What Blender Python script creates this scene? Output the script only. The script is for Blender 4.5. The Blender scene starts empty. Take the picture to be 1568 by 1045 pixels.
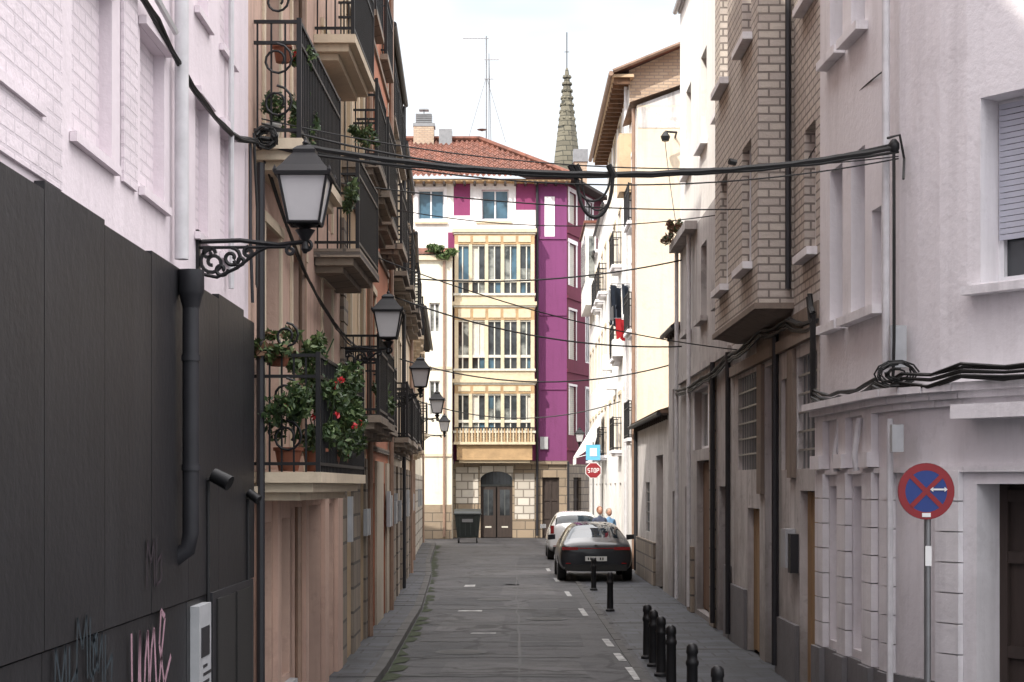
import bpy, math, random
from mathutils import Vector, Matrix
random.seed(11)
scene = bpy.context.scene
R = math.radians

# ------------------------------------------------------------------ materials
def newmat(name):
    m = bpy.data.materials.new(name); m.use_nodes = True
    nt = m.node_tree; b = nt.nodes['Principled BSDF']
    return m, nt, b
def N(nt, t, **kw):
    n = nt.nodes.new(t)
    for k, v in kw.items(): setattr(n, k, v)
    return n
def L(nt, a, b): nt.links.new(a, b)
def ramp(nt, fac, p0, p1, c0=(0,0,0,1), c1=(1,1,1,1)):
    r = N(nt, 'ShaderNodeValToRGB')
    r.color_ramp.elements[0].position = p0; r.color_ramp.elements[1].position = p1
    r.color_ramp.elements[0].color = c0; r.color_ramp.elements[1].color = c1
    L(nt, fac, r.inputs[0]); return r.outputs[0]
def mix(nt, fac, a, b, mode='MIX'):
    n = N(nt, 'ShaderNodeMix', data_type='RGBA', blend_type=mode)
    for i, v in ((0, fac), (6, a), (7, b)):
        if hasattr(v, 'links'): L(nt, v, n.inputs[i])
        elif i == 0: n.inputs[0].default_value = v
        else: n.inputs[i].default_value = (*v[:3], 1)
    return n.outputs[2]
def noise(nt, co, scale, detail=4, rough=.6, vec=None):
    n = N(nt, 'ShaderNodeTexNoise'); n.inputs['Scale'].default_value = scale
    n.inputs['Detail'].default_value = min(detail, 4); n.inputs['Roughness'].default_value = rough
    if vec:
        mp = N(nt, 'ShaderNodeMapping'); mp.inputs['Scale'].default_value = vec
        L(nt, co, mp.inputs[0]); co = mp.outputs[0]
    L(nt, co, n.inputs['Vector']); return n.outputs[0]
def coord(nt): return N(nt, 'ShaderNodeTexCoord').outputs['Object']
def bump(nt, b, h, s=.3, d=.02):
    n = N(nt, 'ShaderNodeBump'); n.inputs['Strength'].default_value = s; n.inputs['Distance'].default_value = d
    L(nt, h, n.inputs['Height']); L(nt, n.outputs[0], b.inputs['Normal'])
def plaster(name, col, dirt=.35, dcol=None, rough=.85, bs=.35, ground=.5, streak=.35):
    m, nt, b = newmat(name); co = coord(nt)
    dcol = dcol or tuple(c*.45 for c in col)
    n1 = noise(nt, co, .9, 4, .65)
    n2 = noise(nt, co, 1.0, 4, .65, (4.5, 4.5, .4))
    n3 = noise(nt, co, 14, 4, .6)
    n4 = noise(nt, co, 3.1, 4, .75)
    c = mix(nt, ramp(nt, n1, .42, .75), col, [a*(1-dirt*.5)+d*dirt*.5 for a, d in zip(col, dcol)])
    c = mix(nt, mix(nt, 1, ramp(nt, n2, .50, .72), (streak,)*3, 'MULTIPLY'), c, dcol)
    c = mix(nt, mix(nt, 1, ramp(nt, n4, .56, .66), (dirt*.5,)*3, 'MULTIPLY'), c, dcol)
    sx = N(nt, 'ShaderNodeSeparateXYZ'); L(nt, co, sx.inputs[0])
    ad = N(nt, 'ShaderNodeMath', operation='MULTIPLY_ADD'); L(nt, n1, ad.inputs[0]); ad.inputs[1].default_value = -2.4; L(nt, sx.outputs[2], ad.inputs[2])
    g = N(nt, 'ShaderNodeMapRange'); L(nt, ad.outputs[0], g.inputs[0])
    g.inputs[1].default_value = -1.1; g.inputs[2].default_value = .3; g.inputs[3].default_value = ground; g.inputs[4].default_value = 0
    c = mix(nt, g.outputs[0], c, dcol)
    c = mix(nt, mix(nt, 1, ramp(nt, n3, .3, .8), (.22,)*3, 'MULTIPLY'), c, [x*.8 for x in col])
    L(nt, c, b.inputs['Base Color']); b.inputs['Roughness'].default_value = rough
    bump(nt, b, n3, bs, .02); return m
def brickmat(name, c1, c2, mort, w=.26, h=.085, ms=.012, bs=.6, rough=.9):
    m, nt, b = newmat(name); co = coord(nt)
    sx = N(nt, 'ShaderNodeSeparateXYZ'); L(nt, co, sx.inputs[0])
    ad = N(nt, 'ShaderNodeMath', operation='ADD'); L(nt, sx.outputs[0], ad.inputs[0]); L(nt, sx.outputs[1], ad.inputs[1])
    cb = N(nt, 'ShaderNodeCombineXYZ'); L(nt, ad.outputs[0], cb.inputs[0]); L(nt, sx.outputs[2], cb.inputs[1])
    br = N(nt, 'ShaderNodeTexBrick'); L(nt, cb.outputs[0], br.inputs[0])
    br.inputs['Scale'].default_value = 1; br.inputs['Brick Width'].default_value = w; br.inputs['Row Height'].default_value = h
    br.inputs['Mortar Size'].default_value = ms; br.inputs['Mortar Smooth'].default_value = .2
    br.inputs['Color1'].default_value = (*c1, 1); br.inputs['Color2'].default_value = (*c2, 1); br.inputs['Mortar'].default_value = (*mort, 1)
    n1 = noise(nt, co, 1.1, 4, .7)
    c = mix(nt, mix(nt, 1, ramp(nt, n1, .45, .8), (.5,)*3, 'MULTIPLY'), br.outputs[0], [x*.5 for x in c1])
    L(nt, c, b.inputs['Base Color']); b.inputs['Roughness'].default_value = rough
    iv = N(nt, 'ShaderNodeMath', operation='MULTIPLY_ADD'); L(nt, br.outputs['Fac'], iv.inputs[0]); iv.inputs[1].default_value = -1
    L(nt, noise(nt, co, 25, 3), iv.inputs[2]); bump(nt, b, iv.outputs[0], bs, .012); return m
def plain(name, col, rough=.6, metal=0, var=.25, sc=6, bs=.1, spec=.5):
    m, nt, b = newmat(name); co = coord(nt); n = noise(nt, co, sc, 4)
    L(nt, mix(nt, ramp(nt, n, .3, .75), col, [c*(1-var) for c in col]), b.inputs['Base Color'])
    b.inputs['Roughness'].default_value = rough; b.inputs['Metallic'].default_value = metal
    b.inputs['Specular IOR Level'].default_value = spec
    if bs > .15: bump(nt, b, noise(nt, co, sc*5, 3), bs, .01)
    return m
def glassmat(name, col, rough=.06, sc=1.2, c2=None):
    m, nt, b = newmat(name); co = coord(nt); n = noise(nt, co, sc, 3)
    L(nt, mix(nt, ramp(nt, n, .42, .6), col, c2 or [c*.3 for c in col]), b.inputs['Base Color'])
    b.inputs['Roughness'].default_value = rough; b.inputs['IOR'].default_value = 1.55
    bump(nt, b, noise(nt, co, 2.5, 2), .04, .02); return m
def woodmat(name, col, sc=9):
    m, nt, b = newmat(name); co = coord(nt)
    n = noise(nt, co, sc, 4, .65, (1, 1, .08)); n2 = noise(nt, co, 1.5, 4)
    c = mix(nt, ramp(nt, n, .35, .7), col, [x*.55 for x in col]); c = mix(nt, mix(nt, 1, ramp(nt, n2, .4, .8), (.5,)*3, 'MULTIPLY'), c, [x*.5 for x in col])
    L(nt, c, b.inputs['Base Color']); b.inputs['Roughness'].default_value = .75; bump(nt, b, n, .3, .01); return m
def asphalt(name, base, patch, sc=.45):
    m, nt, b = newmat(name); co = coord(nt)
    n1 = noise(nt, co, sc, 4, .6); n2 = noise(nt, co, 45, 3, .8); n3 = noise(nt, co, 1, 4, .6, (.6, .14, 1)); n4 = noise(nt, co, 2.6, 4, .8)
    n5 = noise(nt, co, 1, 4, .75, (.5, 1.1, 1))
    c = mix(nt, ramp(nt, n1, .44, .56), base, patch)
    c = mix(nt, mix(nt, 1, ramp(nt, n3, .48, .62), (.6,)*3, 'MULTIPLY'), c, [x*1.9 for x in base])
    c = mix(nt, mix(nt, 1, ramp(nt, n5, .50, .57), (.6,)*3, 'MULTIPLY'), c, [x*.4 for x in base])
    c = mix(nt, mix(nt, 1, ramp(nt, n4, .54, .60), (.75,)*3, 'MULTIPLY'), c, [x*.3 for x in base])
    c = mix(nt, mix(nt, 1, ramp(nt, n2, .42, .7), (.5,)*3, 'MULTIPLY'), c, [x*2.3 for x in base])
    v = N(nt, 'ShaderNodeTexVoronoi', feature='DISTANCE_TO_EDGE'); v.inputs['Scale'].default_value = .4
    w = N(nt, 'ShaderNodeVectorMath', operation='ADD'); L(nt, co, w.inputs[0])
    nv = N(nt, 'ShaderNodeTexNoise'); nv.inputs['Scale'].default_value = 1.3; nv.inputs['Detail'].default_value = 4; L(nt, co, nv.inputs[0]); L(nt, nv.outputs[1], w.inputs[1])
    L(nt, w.outputs[0], v.inputs['Vector'])
    c = mix(nt, ramp(nt, v.outputs[0], .010, .028, (.85,)*3+(1,), (0, 0, 0, 1)), c, [x*.2 for x in base])
    L(nt, c, b.inputs['Base Color'])
    rr = N(nt, 'ShaderNodeMapRange'); L(nt, n1, rr.inputs[0]); rr.inputs[3].default_value = .6; rr.inputs[4].default_value = .9
    L(nt, rr.outputs[0], b.inputs['Roughness']); bump(nt, b, n2, .6, .012); return m

M = {}
M['white_pl'] = plaster('white_plaster', (.79, .765, .79), .35, (.42, .39, .40), ground=.45, streak=.3)
M['white_trim'] = plaster('white_trim', (.80, .78, .80), .35, (.38, .36, .38), streak=.4)
M['pink_white'] = plaster('pink_white_plaster', (.74, .66, .70), .3, (.45, .39, .41), streak=.25)
M['pink_brick'] = brickmat('painted_brick', (.73, .65, .69), (.70, .62, .66), (.62, .55, .59), .25, .075, .01, .6)
M['black_wall'] = plaster('black_cladding', (.009, .009, .011), .6, (.022, .022, .026), rough=.5, ground=.4, bs=.2, streak=.6)
M['peach'] = plaster('peach_plaster', (.58, .40, .32), .6, (.28, .19, .16), streak=.5)
M['cream'] = plaster('cream_plaster', (.62, .52, .39), .5, (.33, .27, .2))
M['ochre'] = plaster('ochre_plaster', (.55, .41, .27), .5, (.28, .19, .13))
M['terra'] = plaster('terracotta_plaster', (.42, .16, .09), .5, (.2, .09, .06))
M['beige'] = plaster('beige_plaster', (.50, .43, .34), .6, (.24, .2, .16))
M['sun_cream'] = plaster('pale_cream_plaster', (.74, .69, .57), .5, (.46, .41, .33), ground=.5, streak=.45)
M['sun_white'] = plaster('whitewash', (.80, .78, .75), .35, (.46, .44, .41), ground=.4, streak=.35)
M['yellow'] = plaster('yellow_gable_plaster', (.72, .60, .45), .7, (.42, .36, .28), streak=.6)
M['greywall'] = plaster('grey_render', (.42, .39, .38), .9, (.16, .145, .14), ground=.8, streak=.8)
M['dirtywhite'] = plaster('dirty_white_render', (.60, .57, .56), .9, (.21, .19, .17), ground=.9, streak=.75)
M['brownst'] = plaster('brown_render', (.24, .19, .155), .8, (.11, .09, .075), streak=.6)
M['plinth'] = plaster('grey_plinth', (.20, .19, .20), .6, (.09, .09, .09))
M['bay_brick'] = brickmat('bay_brick', (.58, .52, .46), (.50, .44, .40), (.23, .20, .18), .26, .098, .013, .9)
M['brick_g'] = brickmat('gable_brick', (.48, .37, .27), (.40, .29, .21), (.3, .24, .2), .26, .09, .014)
M['sandstone'] = brickmat('sandstone_ashlar', (.31, .24, .17), (.24, .19, .14), (.12, .10, .08), .75, .38, .02, .8)
M['stone'] = brickmat('grey_ashlar', (.28, .23, .18), (.20, .165, .135), (.10, .085, .075), .55, .32, .02, .9)
M['whstone'] = brickmat('whitewashed_stone', (.60, .56, .50), (.44, .40, .35), (.24, .21, .18), .55, .36, .03, 1)
M['violet'] = plaster('violet_paint', (.175, .040, .135), .3, (.09, .02, .065), ground=0)
M['magenta'] = plaster('magenta_paint', (.22, .038, .12), .3, (.12, .02, .06), ground=0)
M['crimson'] = plaster('crimson_paint', (.135, .016, .045), .25, (.06, .01, .02), ground=0)
M['mcream'] = plain('mirador_cream', (.60, .50, .35), .6, var=.25)
M['mochre'] = plain('mirador_ochre', (.44, .29, .15), .65, var=.35, sc=3)
M['mwhite'] = plain('mirador_white_wood', (.60, .57, .50), .5, var=.2)
M['iron'] = plain('black_iron', (.014, .014, .016), .5, .3, .3)
M['dkpipe'] = plain('dark_pipe', (.025, .025, .03), .5, .2)
M['whpipe'] = plain('light_pipe', (.62, .61, .63), .5, 0, .25)
M['brpipe'] = plain('brown_pipe', (.28, .18, .13), .5, 0, .3)
M['glass'] = glassmat('window_glass', (.05, .055, .06))
M['glassc'] = glassmat('curtained_glass', (.26, .27, .25), .12, 1.6, (.04, .045, .045))
M['glassb'] = glassmat('blue_glass', (.07, .14, .20), .08, .8, (.03, .05, .06))
M['wframe'] = plain('white_frame', (.72, .72, .74), .4, 0, .1)
M['blind'] = plain('roller_blind', (.46, .47, .54), .5, 0, .1)
M['brwood'] = woodmat('brown_wood', (.16, .08, .04))
M['ltwood'] = woodmat('raw_plank_wood', (.42, .27, .14))
M['redwood'] = woodmat('red_door_wood', (.26, .04, .025))
M['dkwood'] = woodmat('dark_door_wood', (.045, .03, .025))
M['greywood'] = woodmat('grey_door_wood', (.10, .11, .11))
M['dark'] = plain('dark_interior', (.012, .011, .011), .8)
M['tile'] = plain('roof_tile', (.20, .075, .048), .85, 0, .7, 2.6, .4)
M['tile2'] = plain('roof_tile_old', (.22, .14, .10), .85, 0, .5, 3, .4)
M['metal'] = plain('galvanised_metal', (.3, .3, .31), .4, .7)
M['lampgl'] = plain('opal_lamp_glass', (.55, .54, .55), .25, 0, .08)
M['leaf1'] = plain('leaf_dark', (.035, .07, .02), .55, 0, .4)
M['leaf2'] = plain('leaf_light', (.10, .15, .045), .55, 0, .4)
M['flower'] = plain('red_petals', (.55, .012, .02), .5, 0, .3)
M['pot'] = plain('terracotta_pot', (.26, .09, .05), .8)
M['whpot'] = plain('white_pot', (.65, .63, .60), .6)
M['asphalt'] = asphalt('road_asphalt', (.036, .035, .038), (.054, .052, .055))
M['ground'] = asphalt('ground_asphalt', (.052, .050, .052), (.068, .065, .066))
M['patchd'] = asphalt('dark_patch_asphalt', (.022, .022, .025), (.032, .032, .035))
M['tar'] = plain('tar_seam', (.010, .010, .011), .6, 0, .3, 8)
M['kerb'] = plain('kerb_stone', (.085, .082, .080), .85, 0, .6, 2, .3)
M['paint'] = plain('road_paint', (.50, .50, .49), .8, 0, .8, 6)
M['moss'] = plain('moss', (.03, .042, .015), .95, 0, .5, 5, .5)
M['cable'] = plain('cable_rubber', (.012, .012, .012), .6)
M['rubber'] = plain('tyre_rubber', (.015, .015, .015), .8)
M['plwhite'] = plain('white_plastic', (.75, .75, .75), .35, 0, .05)
M['meter'] = plain('meter_box', (.42, .43, .45), .5, 0, .2)
def slabmat():
    m, nt, b = newmat('paving_slabs'); co = coord(nt)
    br = N(nt, 'ShaderNodeTexBrick'); L(nt, co, br.inputs[0]); br.inputs['Scale'].default_value = 1
    br.inputs['Brick Width'].default_value = .5; br.inputs['Row Height'].default_value = .5; br.inputs['Mortar Size'].default_value = .018
    br.inputs['Color1'].default_value = (.052, .056, .070, 1); br.inputs['Color2'].default_value = (.030, .033, .042, 1); br.inputs['Mortar'].default_value = (.009, .009, .010, 1)
    n1 = noise(nt, co, 1.6, 4, .7); c = mix(nt, ramp(nt, n1, .42, .62), br.outputs[0], (.017, .018, .021))
    L(nt, c, b.inputs['Base Color']); b.inputs['Roughness'].default_value = .7; bump(nt, b, noise(nt, co, 30, 4), .4, .01); return m
M['slab'] = slabmat()

# ------------------------------------------------------------------ builder
class Ob:
    def __init__(s, name): s.name = name; s.parts = {}
    def g(s, part): return s.parts.setdefault(part, ([], [], [], [], [False]))
    def poly(s, part, m, pts):
        v, f, mi, ml, sm = s.g(part); i = len(v); v.extend([tuple(p) for p in pts]); f.append(tuple(range(i, i+len(pts))))
        if m not in ml: ml.append(m)
        mi.append(ml.index(m))
    def mesh(s, part, m, vs, fs, smooth=False):
        v, f, mi, ml, sm = s.g(part); i = len(v); v.extend([tuple(p) for p in vs])
        if m not in ml: ml.append(m)
        k = ml.index(m)
        for q in fs: f.append(tuple(i+a for a in q)); mi.append(k)
        if smooth: sm[0] = True
    def hexa(s, part, m, c):
        s.mesh(part, m, c, [(0,1,2,3),(7,6,5,4),(0,4,5,1),(1,5,6,2),(2,6,7,3),(3,7,4,0)])
    def box(s, part, m, x0, x1, y0, y1, z0, z1):
        s.hexa(part, m, [(x0,y0,z0),(x1,y0,z0),(x1,y1,z0),(x0,y1,z0),(x0,y0,z1),(x1,y0,z1),(x1,y1,z1),(x0,y1,z1)])
    def tube(s, part, m, pts, r, ns=6, caps=True):
        pts = [Vector(p) for p in pts]; rings = []; up = None
        for i, p in enumerate(pts):
            d = (pts[min(i+1, len(pts)-1)]-pts[max(i-1, 0)]).normalized()
            if up is None: up = Vector((0, 0, 1)) if abs(d.z) < .9 else Vector((1, 0, 0))
            a = d.cross(up)
            if a.length < 1e-4: a = d.cross(Vector((0, 1, .1)))
            a.normalize(); b = a.cross(d).normalized(); up = b
            rr = r[i] if isinstance(r, (list, tuple)) else r
            rings.append([p+a*math.cos(t)*rr+b*math.sin(t)*rr for t in [2*math.pi*k/ns for k in range(ns)]])
        vs = [q for rg in rings for q in rg]; fs = []
        for i in range(len(pts)-1):
            for k in range(ns): fs.append((i*ns+k, i*ns+(k+1) % ns, (i+1)*ns+(k+1) % ns, (i+1)*ns+k))
        if caps: fs.append(tuple(range(ns))); fs.append(tuple((len(pts)-1)*ns+k for k in range(ns)))
        s.mesh(part, m, vs, fs, ns > 6)
    def lathe(s, part, m, c, prof, ns=16, rot=0):
        vs = []; fs = []
        for (r, z) in prof:
            for k in range(ns):
                a = 2*math.pi*k/ns+rot; vs.append((c[0]+r*math.cos(a), c[1]+r*math.sin(a), c[2]+z))
        for i in range(len(prof)-1):
            for k in range(ns): fs.append((i*ns+k, i*ns+(k+1) % ns, (i+1)*ns+(k+1) % ns, (i+1)*ns+k))
        fs.append(tuple(range(ns))); fs.append(tuple((len(prof)-1)*ns+k for k in range(ns)))
        s.mesh(part, m, vs, fs, ns > 8)
    def done(s):
        obs = []
        for pn, (v, f, mi, ml, sm) in s.parts.items():
            me = bpy.data.meshes.new(pn); me.from_pydata(v, [], f)
            for k in ml: me.materials.append(M[k])
            me.polygons.foreach_set('material_index', mi)
            me.update()
            if sm[0]:
                for p in me.polygons: p.use_smooth = True
                try: me.set_sharp_from_angle(angle=R(38))
                except Exception: pass
            obs.append(bpy.data.objects.new(pn, me))
        if len(obs) == 1:
            obs[0].name = s.name; bpy.context.collection.objects.link(obs[0]); return obs[0]
        e = bpy.data.objects.new(s.name, None); bpy.context.collection.objects.link(e)
        for o in obs: bpy.context.collection.objects.link(o); o.parent = e
        return e

class Fr:
    def __init__(s, p0, p1, t0, t1, nrm):
        s.p0 = Vector((p0[0], p0[1], 0)); s.p1 = Vector((p1[0], p1[1], 0)); s.t0 = t0; s.t1 = t1
        s.n = Vector((nrm[0], nrm[1], 0)).normalized()
    def pt(s, t, z, n=0):
        p = s.p0.lerp(s.p1, (t-s.t0)/(s.t1-s.t0))+s.n*n; return Vector((p.x, p.y, z))
    def box(s, o, part, m, t0, t1, z0, z1, n0, n1):
        P = s.pt; o.hexa(part, m, [P(t0,z0,n0),P(t1,z0,n0),P(t1,z0,n1),P(t0,z0,n1),P(t0,z1,n0),P(t1,z1,n0),P(t1,z1,n1),P(t0,z1,n1)])
    def quad(s, o, part, m, t0, t1, z0, z1, n):
        P = s.pt; o.poly(part, m, [P(t0,z0,n),P(t1,z0,n),P(t1,z1,n),P(t0,z1,n)])

def opening(o, F, t0, t1, z0, z1, kind, wm, depth, x):
    P = F.pt
    for a in ([P(t0,z0,0),P(t0,z1,0),P(t0,z1,-depth),P(t0,z0,-depth)], [P(t1,z0,0),P(t1,z1,0),P(t1,z1,-depth),P(t1,z0,-depth)],
              [P(t0,z1,0),P(t1,z1,0),P(t1,z1,-depth),P(t0,z1,-depth)], [P(t0,z0,0),P(t1,z0,0),P(t1,z0,-depth),P(t0,z0,-depth)]):
        o.poly('walls', x.get('reveal', wm), a)
    w = .05; d = -depth; fm = x.get('frame', 'wframe'); gm = x.get('glass') or random.choice(['glass', 'glass', 'glassc'])
    if kind in ('win', 'french'):
        F.quad(o, 'windows', gm, t0, t1, z0, z1, d+.01)
        F.box(o, 'windows', fm, t0, t0+w, z0, z1, d+.012, d+.06); F.box(o, 'windows', fm, t1-w, t1, z0, z1, d+.012, d+.06)
        F.box(o, 'windows', fm, t0+w, t1-w, z1-w, z1, d+.012, d+.058); F.box(o, 'windows', fm, t0+w, t1-w, z0, z0+w*1.3, d+.012, d+.058)
        tm = (t0+t1)/2; F.box(o, 'windows', fm, tm-.035, tm+.035, z0+w*1.3, z1-w, d+.012, d+.062)
        if kind == 'french':
            F.box(o, 'windows', fm, t0+w, tm-.035, z0+.07, z0+.6, d+.013, d+.045); F.box(o, 'windows', fm, tm+.035, t1-w, z0+.07, z0+.6, d+.013, d+.045)
            F.box(o, 'windows', fm, t0+w, tm-.035, z1-.55, z1-.5, d+.013, d+.05); F.box(o, 'windows', fm, tm+.035, t1-w, z1-.55, z1-.5, d+.013, d+.05)
        if x.get('blind'):
            zb = z1-(z1-z0)*x['blind']; k = int((z1-zb)/.05)
            for i in range(k): F.box(o, 'windows', 'blind', t0+.02, t1-.02, zb+i*.05, zb+i*.05+.044, d+.07, d+.085)
    elif kind == 'door':
        dm = x.get('wood', 'brwood'); F.quad(o, 'doors', dm, t0, t1, z0, z1, d+.01)
        tm = (t0+t1)/2
        for a, b_ in ((t0, t0+.08), (tm-.04, tm+.04), (t1-.08, t1)): F.box(o, 'doors', dm, a, b_, z0, z1, d+.012, d+.05)
        for h in (.15, .9, 1.7, z1-z0-.1):
            for a, b_ in ((t0+.08, tm-.04), (tm+.04, t1-.08)): F.box(o, 'doors', dm, a, b_, z0+h-.05, z0+h+.05, d+.012, d+.045)
    elif kind == 'planks':
        dm = x.get('wood', 'ltwood'); k = max(3, int((t1-t0)/.13)); s_ = (t1-t0)/k
        F.quad(o, 'doors', 'dark', t0, t1, z0, z1, d+.01)
        for i in range(k): F.box(o, 'doors', dm, t0+i*s_+.006, t0+(i+1)*s_-.006, z0+.01+random.random()*.03, z1-random.random()*.04, d+.012, d+.03+random.random()*.012)
    elif kind == 'panel':
        F.quad(o, 'walls', x.get('mat', 'pink_brick'), t0, t1, z0, z1, d)
    elif kind == 'grid':
        F.quad(o, 'windows', 'glass', t0, t1, z0, z1, d+.01)
        F.box(o, 'windows', 'greywood', (t0+t1)/2-.03, (t0+t1)/2+.03, z0, z1, d+.011, d+.05)
        k = max(3, int(abs(t1-t0)/.22))
        for i in range(1, k): tt = t0+(t1-t0)*i/k; F.box(o, 'grille', 'metal', tt-.013, tt+.013, z0, z1, -.05, -.03)
        k = int((z1-z0)/.2)
        for i in range(1, k): zz = z0+(z1-z0)*i/k; F.box(o, 'grille', 'metal', t0, t1, zz-.012, zz+.012, -.028, -.012)
    elif kind == 'dark': F.quad(o, 'walls', 'dark', t0, t1, z0, z1, d)
    elif kind == 'shutter':
        F.quad(o, 'windows', 'blind', t0, t1, z0, z1, d+.01); k = int((z1-z0)/.09)
        for i in range(k): F.box(o, 'windows', x.get('smat', 'blind'), t0, t1, z0+i*.09+.01, z0+i*.09+.08, d+.012, d+.026)
    if x.get('trim'):
        tw = x.get('tw', .12); tm_ = x['trim']; pr = .025
        F.box(o, 'trim', tm_, t0-tw, t0, z0, z1, 0.003, pr); F.box(o, 'trim', tm_, t1, t1+tw, z0, z1, 0.003, pr)
        F.box(o, 'trim', tm_, t0-tw-.02, t1+tw+.02, z1, z1+tw, 0.003, pr+.015)
    if x.get('sill'): F.box(o, 'trim', x['sill'], t0-.12, t1+.12, z0-.09, z0-.004, 0.003, .12)

def wall(o, F, t0, t1, z0, z1, ops, m, depth=.18):
    ts = sorted({t0, t1} | {a for q in ops for a in (q[0], q[1])}); zs = sorted({z0, z1} | {a for q in ops for a in (q[2], q[3])})
    ts = [t for t in ts if t0 <= t <= t1]; zs = [z for z in zs if z0 <= z <= z1]
    for i in range(len(ts)-1):
        for j in range(len(zs)-1):
            a = (ts[i]+ts[i+1])/2; b = (zs[j]+zs[j+1])/2
            if any(q[0] < a < q[1] and q[2] < b < q[3] for q in ops): continue
            F.quad(o, 'walls', m, ts[i], ts[i+1], zs[j], zs[j+1], 0)
    for q in ops:
        x = q[5] if len(q) > 5 else {}
        opening(o, F, q[0], q[1], q[2], q[3], q[4], m, x.get('depth', depth), x)

def shell(o, F, t0, t1, z1, back, m, roof='tile2', z0=0):
    P = F.pt
    for t in (t0, t1): o.poly('walls', m, [P(t,z0,0),P(t,z0,-back),P(t,z1,-back),P(t,z1,0)])
    o.poly('walls', m, [P(t0,z0,-back),P(t1,z0,-back),P(t1,z1,-back),P(t0,z1,-back)])
    o.poly('roof', roof, [P(t0,z1,0),P(t1,z1,0),P(t1,z1+.9,-back/2),P(t0,z1+.9,-back/2)])
    o.poly('roof', roof, [P(t0,z1,-back),P(t1,z1,-back),P(t1,z1+.9,-back/2),P(t0,z1+.9,-back/2)])
    for t in (t0, t1): o.poly('walls', m, [P(t,z1,0),P(t,z1,-back),P(t,z1+.9,-back/2)])

def eave(o, F, t0, t1, z, pr=.5, m='dkwood', tm='tile2', gm='dkpipe'):
    F.box(o, 'roof', tm, t0, t1, z+.08, z+.15, -.3, pr+.03)
    F.box(o, 'roof', m, t0+.003, t1-.003, z+.03, z+.08, -.3, pr)
    t = t0+.2
    while t < t1-.1: F.box(o, 'roof', m, t, t+.08, z-.05, z+.03, .003, pr-.03); t += .5
    o.tube('gutter', gm, [F.pt(t0, z+.06, pr+.06), F.pt(t1, z+.06, pr+.06)], .05, 8)

def balcony(o, F, t0, t1, z, pr, h=.98, slab='peach', fancy=False, step=.11):
    F.box(o, 'balcony_slab', slab, t0, t1, z-.09, z, .003, pr)
    if pr > .2: F.box(o, 'balcony_slab', slab, t0+.06, t1-.06, z-.17, z-.092, .003, pr-.08)
    if pr > .35: F.box(o, 'balcony_slab', slab, t0+.16, t1-.16, z-.24, z-.172, .003, pr-.2)
    b = .013; e = pr-.03
    for zz in (z+.07, z+h*.82, z+h):
        F.box(o, 'balcony_railing', 'iron', t0+.02, t1-.02, zz-.014, zz+.014, e-.016, e+.016)
        for t in (t0+.03, t1-.03): F.box(o, 'balcony_railing', 'iron', t-.015, t+.015, zz-.0135, zz+.0135, .01, e-.017)
    k = max(3, int((t1-t0)/step))
    for i in range(k+1):
        t = t0+.03+(t1-t0-.06)*i/k; w = b*.6 if 0 < i < k else b*1.5
        F.box(o, 'balcony_railing', 'iron', t-w, t+w, z, z+h+(0.03 if w > b else -.015), e-w, e+w)
    k = max(2, int(pr/step))
    for t in (t0+.03, t1-.03):
        for i in range(k): n = .04+(e-.04)*i/k; F.box(o, 'balcony_railing', 'iron', t-b*.6, t+b*.6, z, z+h-.015, n-b*.6, n+b*.6)
    if fancy:
        for cz, rr in ((z+h*.3, .14), (z+h*.66, .14), (z+h+.16, .11)):
            pts = [F.pt(t0-.02, cz+rr*math.cos(a)*(1-a/14), pr*.5+rr*math.sin(a)*(1-a/14)) for a in [k*.5 for k in range(18)]]
            o.tube('balcony_railing', 'iron', pts, .011, 5)

def leaves(o, part, mats, c, rad, n, size):
    for k in range(n):
        while True:
            q = Vector([random.uniform(-1, 1) for _ in range(3)])
            if q.length < 1: break
        p = Vector((c[0]+q.x*rad[0], c[1]+q.y*rad[1], c[2]+q.z*rad[2]))
        a = Vector([random.gauss(0, 1) for _ in range(3)]).normalized(); b = a.orthogonal().normalized(); b.rotate(Matrix.Rotation(random.random()*6, 3, a)); s_ = size*random.uniform(.5, 1.3)
        cc = a.cross(b)*s_*.45; b = b*s_
        o.poly(part, random.choice(mats), [p-b, p-b*.2+cc, p+b, p-b*.2-cc])
def shrub(o, c, r, n, size, m=('leaf1', 'leaf1', 'leaf2')):
    for _ in range(11):
        d = Vector([random.uniform(-1, 1) for _ in range(3)])
        cc = (c[0]+d.x*r[0]*.8, c[1]+d.y*r[1]*.8, c[2]+d.z*r[2]*.8); k = random.uniform(.25, .5)
        leaves(o, 'foliage', list(m), cc, (r[0]*k, r[1]*k, r[2]*k), n//11, size)
def pot(o, x, y, z, r=.11, h=.2, m='pot'):
    o.lathe('pot', m, (x, y, z), [(r*.7, 0), (r*.95, h*.85), (r*1.08, h*.86), (r*1.08, h), (r*.9, h), (r*.85, h*.9)], 14)

# ------------------------------------------------------------------ world & light & camera
AZ, EL = 30, 43
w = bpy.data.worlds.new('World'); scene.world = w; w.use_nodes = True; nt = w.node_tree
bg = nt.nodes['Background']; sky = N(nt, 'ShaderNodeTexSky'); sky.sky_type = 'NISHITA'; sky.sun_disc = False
sky.sun_elevation = R(EL); sky.sun_rotation = R(180+AZ); sky.dust_density = 2.0; sky.air_density = 1.0
co = N(nt, 'ShaderNodeTexCoord').outputs['Generated']
n1 = noise(nt, co, 3.2, 4, .62, (1, 1, 2.6))
sz_ = N(nt, 'ShaderNodeSeparateXYZ'); L(nt, co, sz_.inputs[0])
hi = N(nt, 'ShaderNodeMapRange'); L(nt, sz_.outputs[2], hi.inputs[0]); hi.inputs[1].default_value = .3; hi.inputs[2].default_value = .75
low = mix(nt, ramp(nt, n1, .38, .54), (5.6, 6.7, 7.4), (7.6, 7.9, 8.2))
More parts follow.
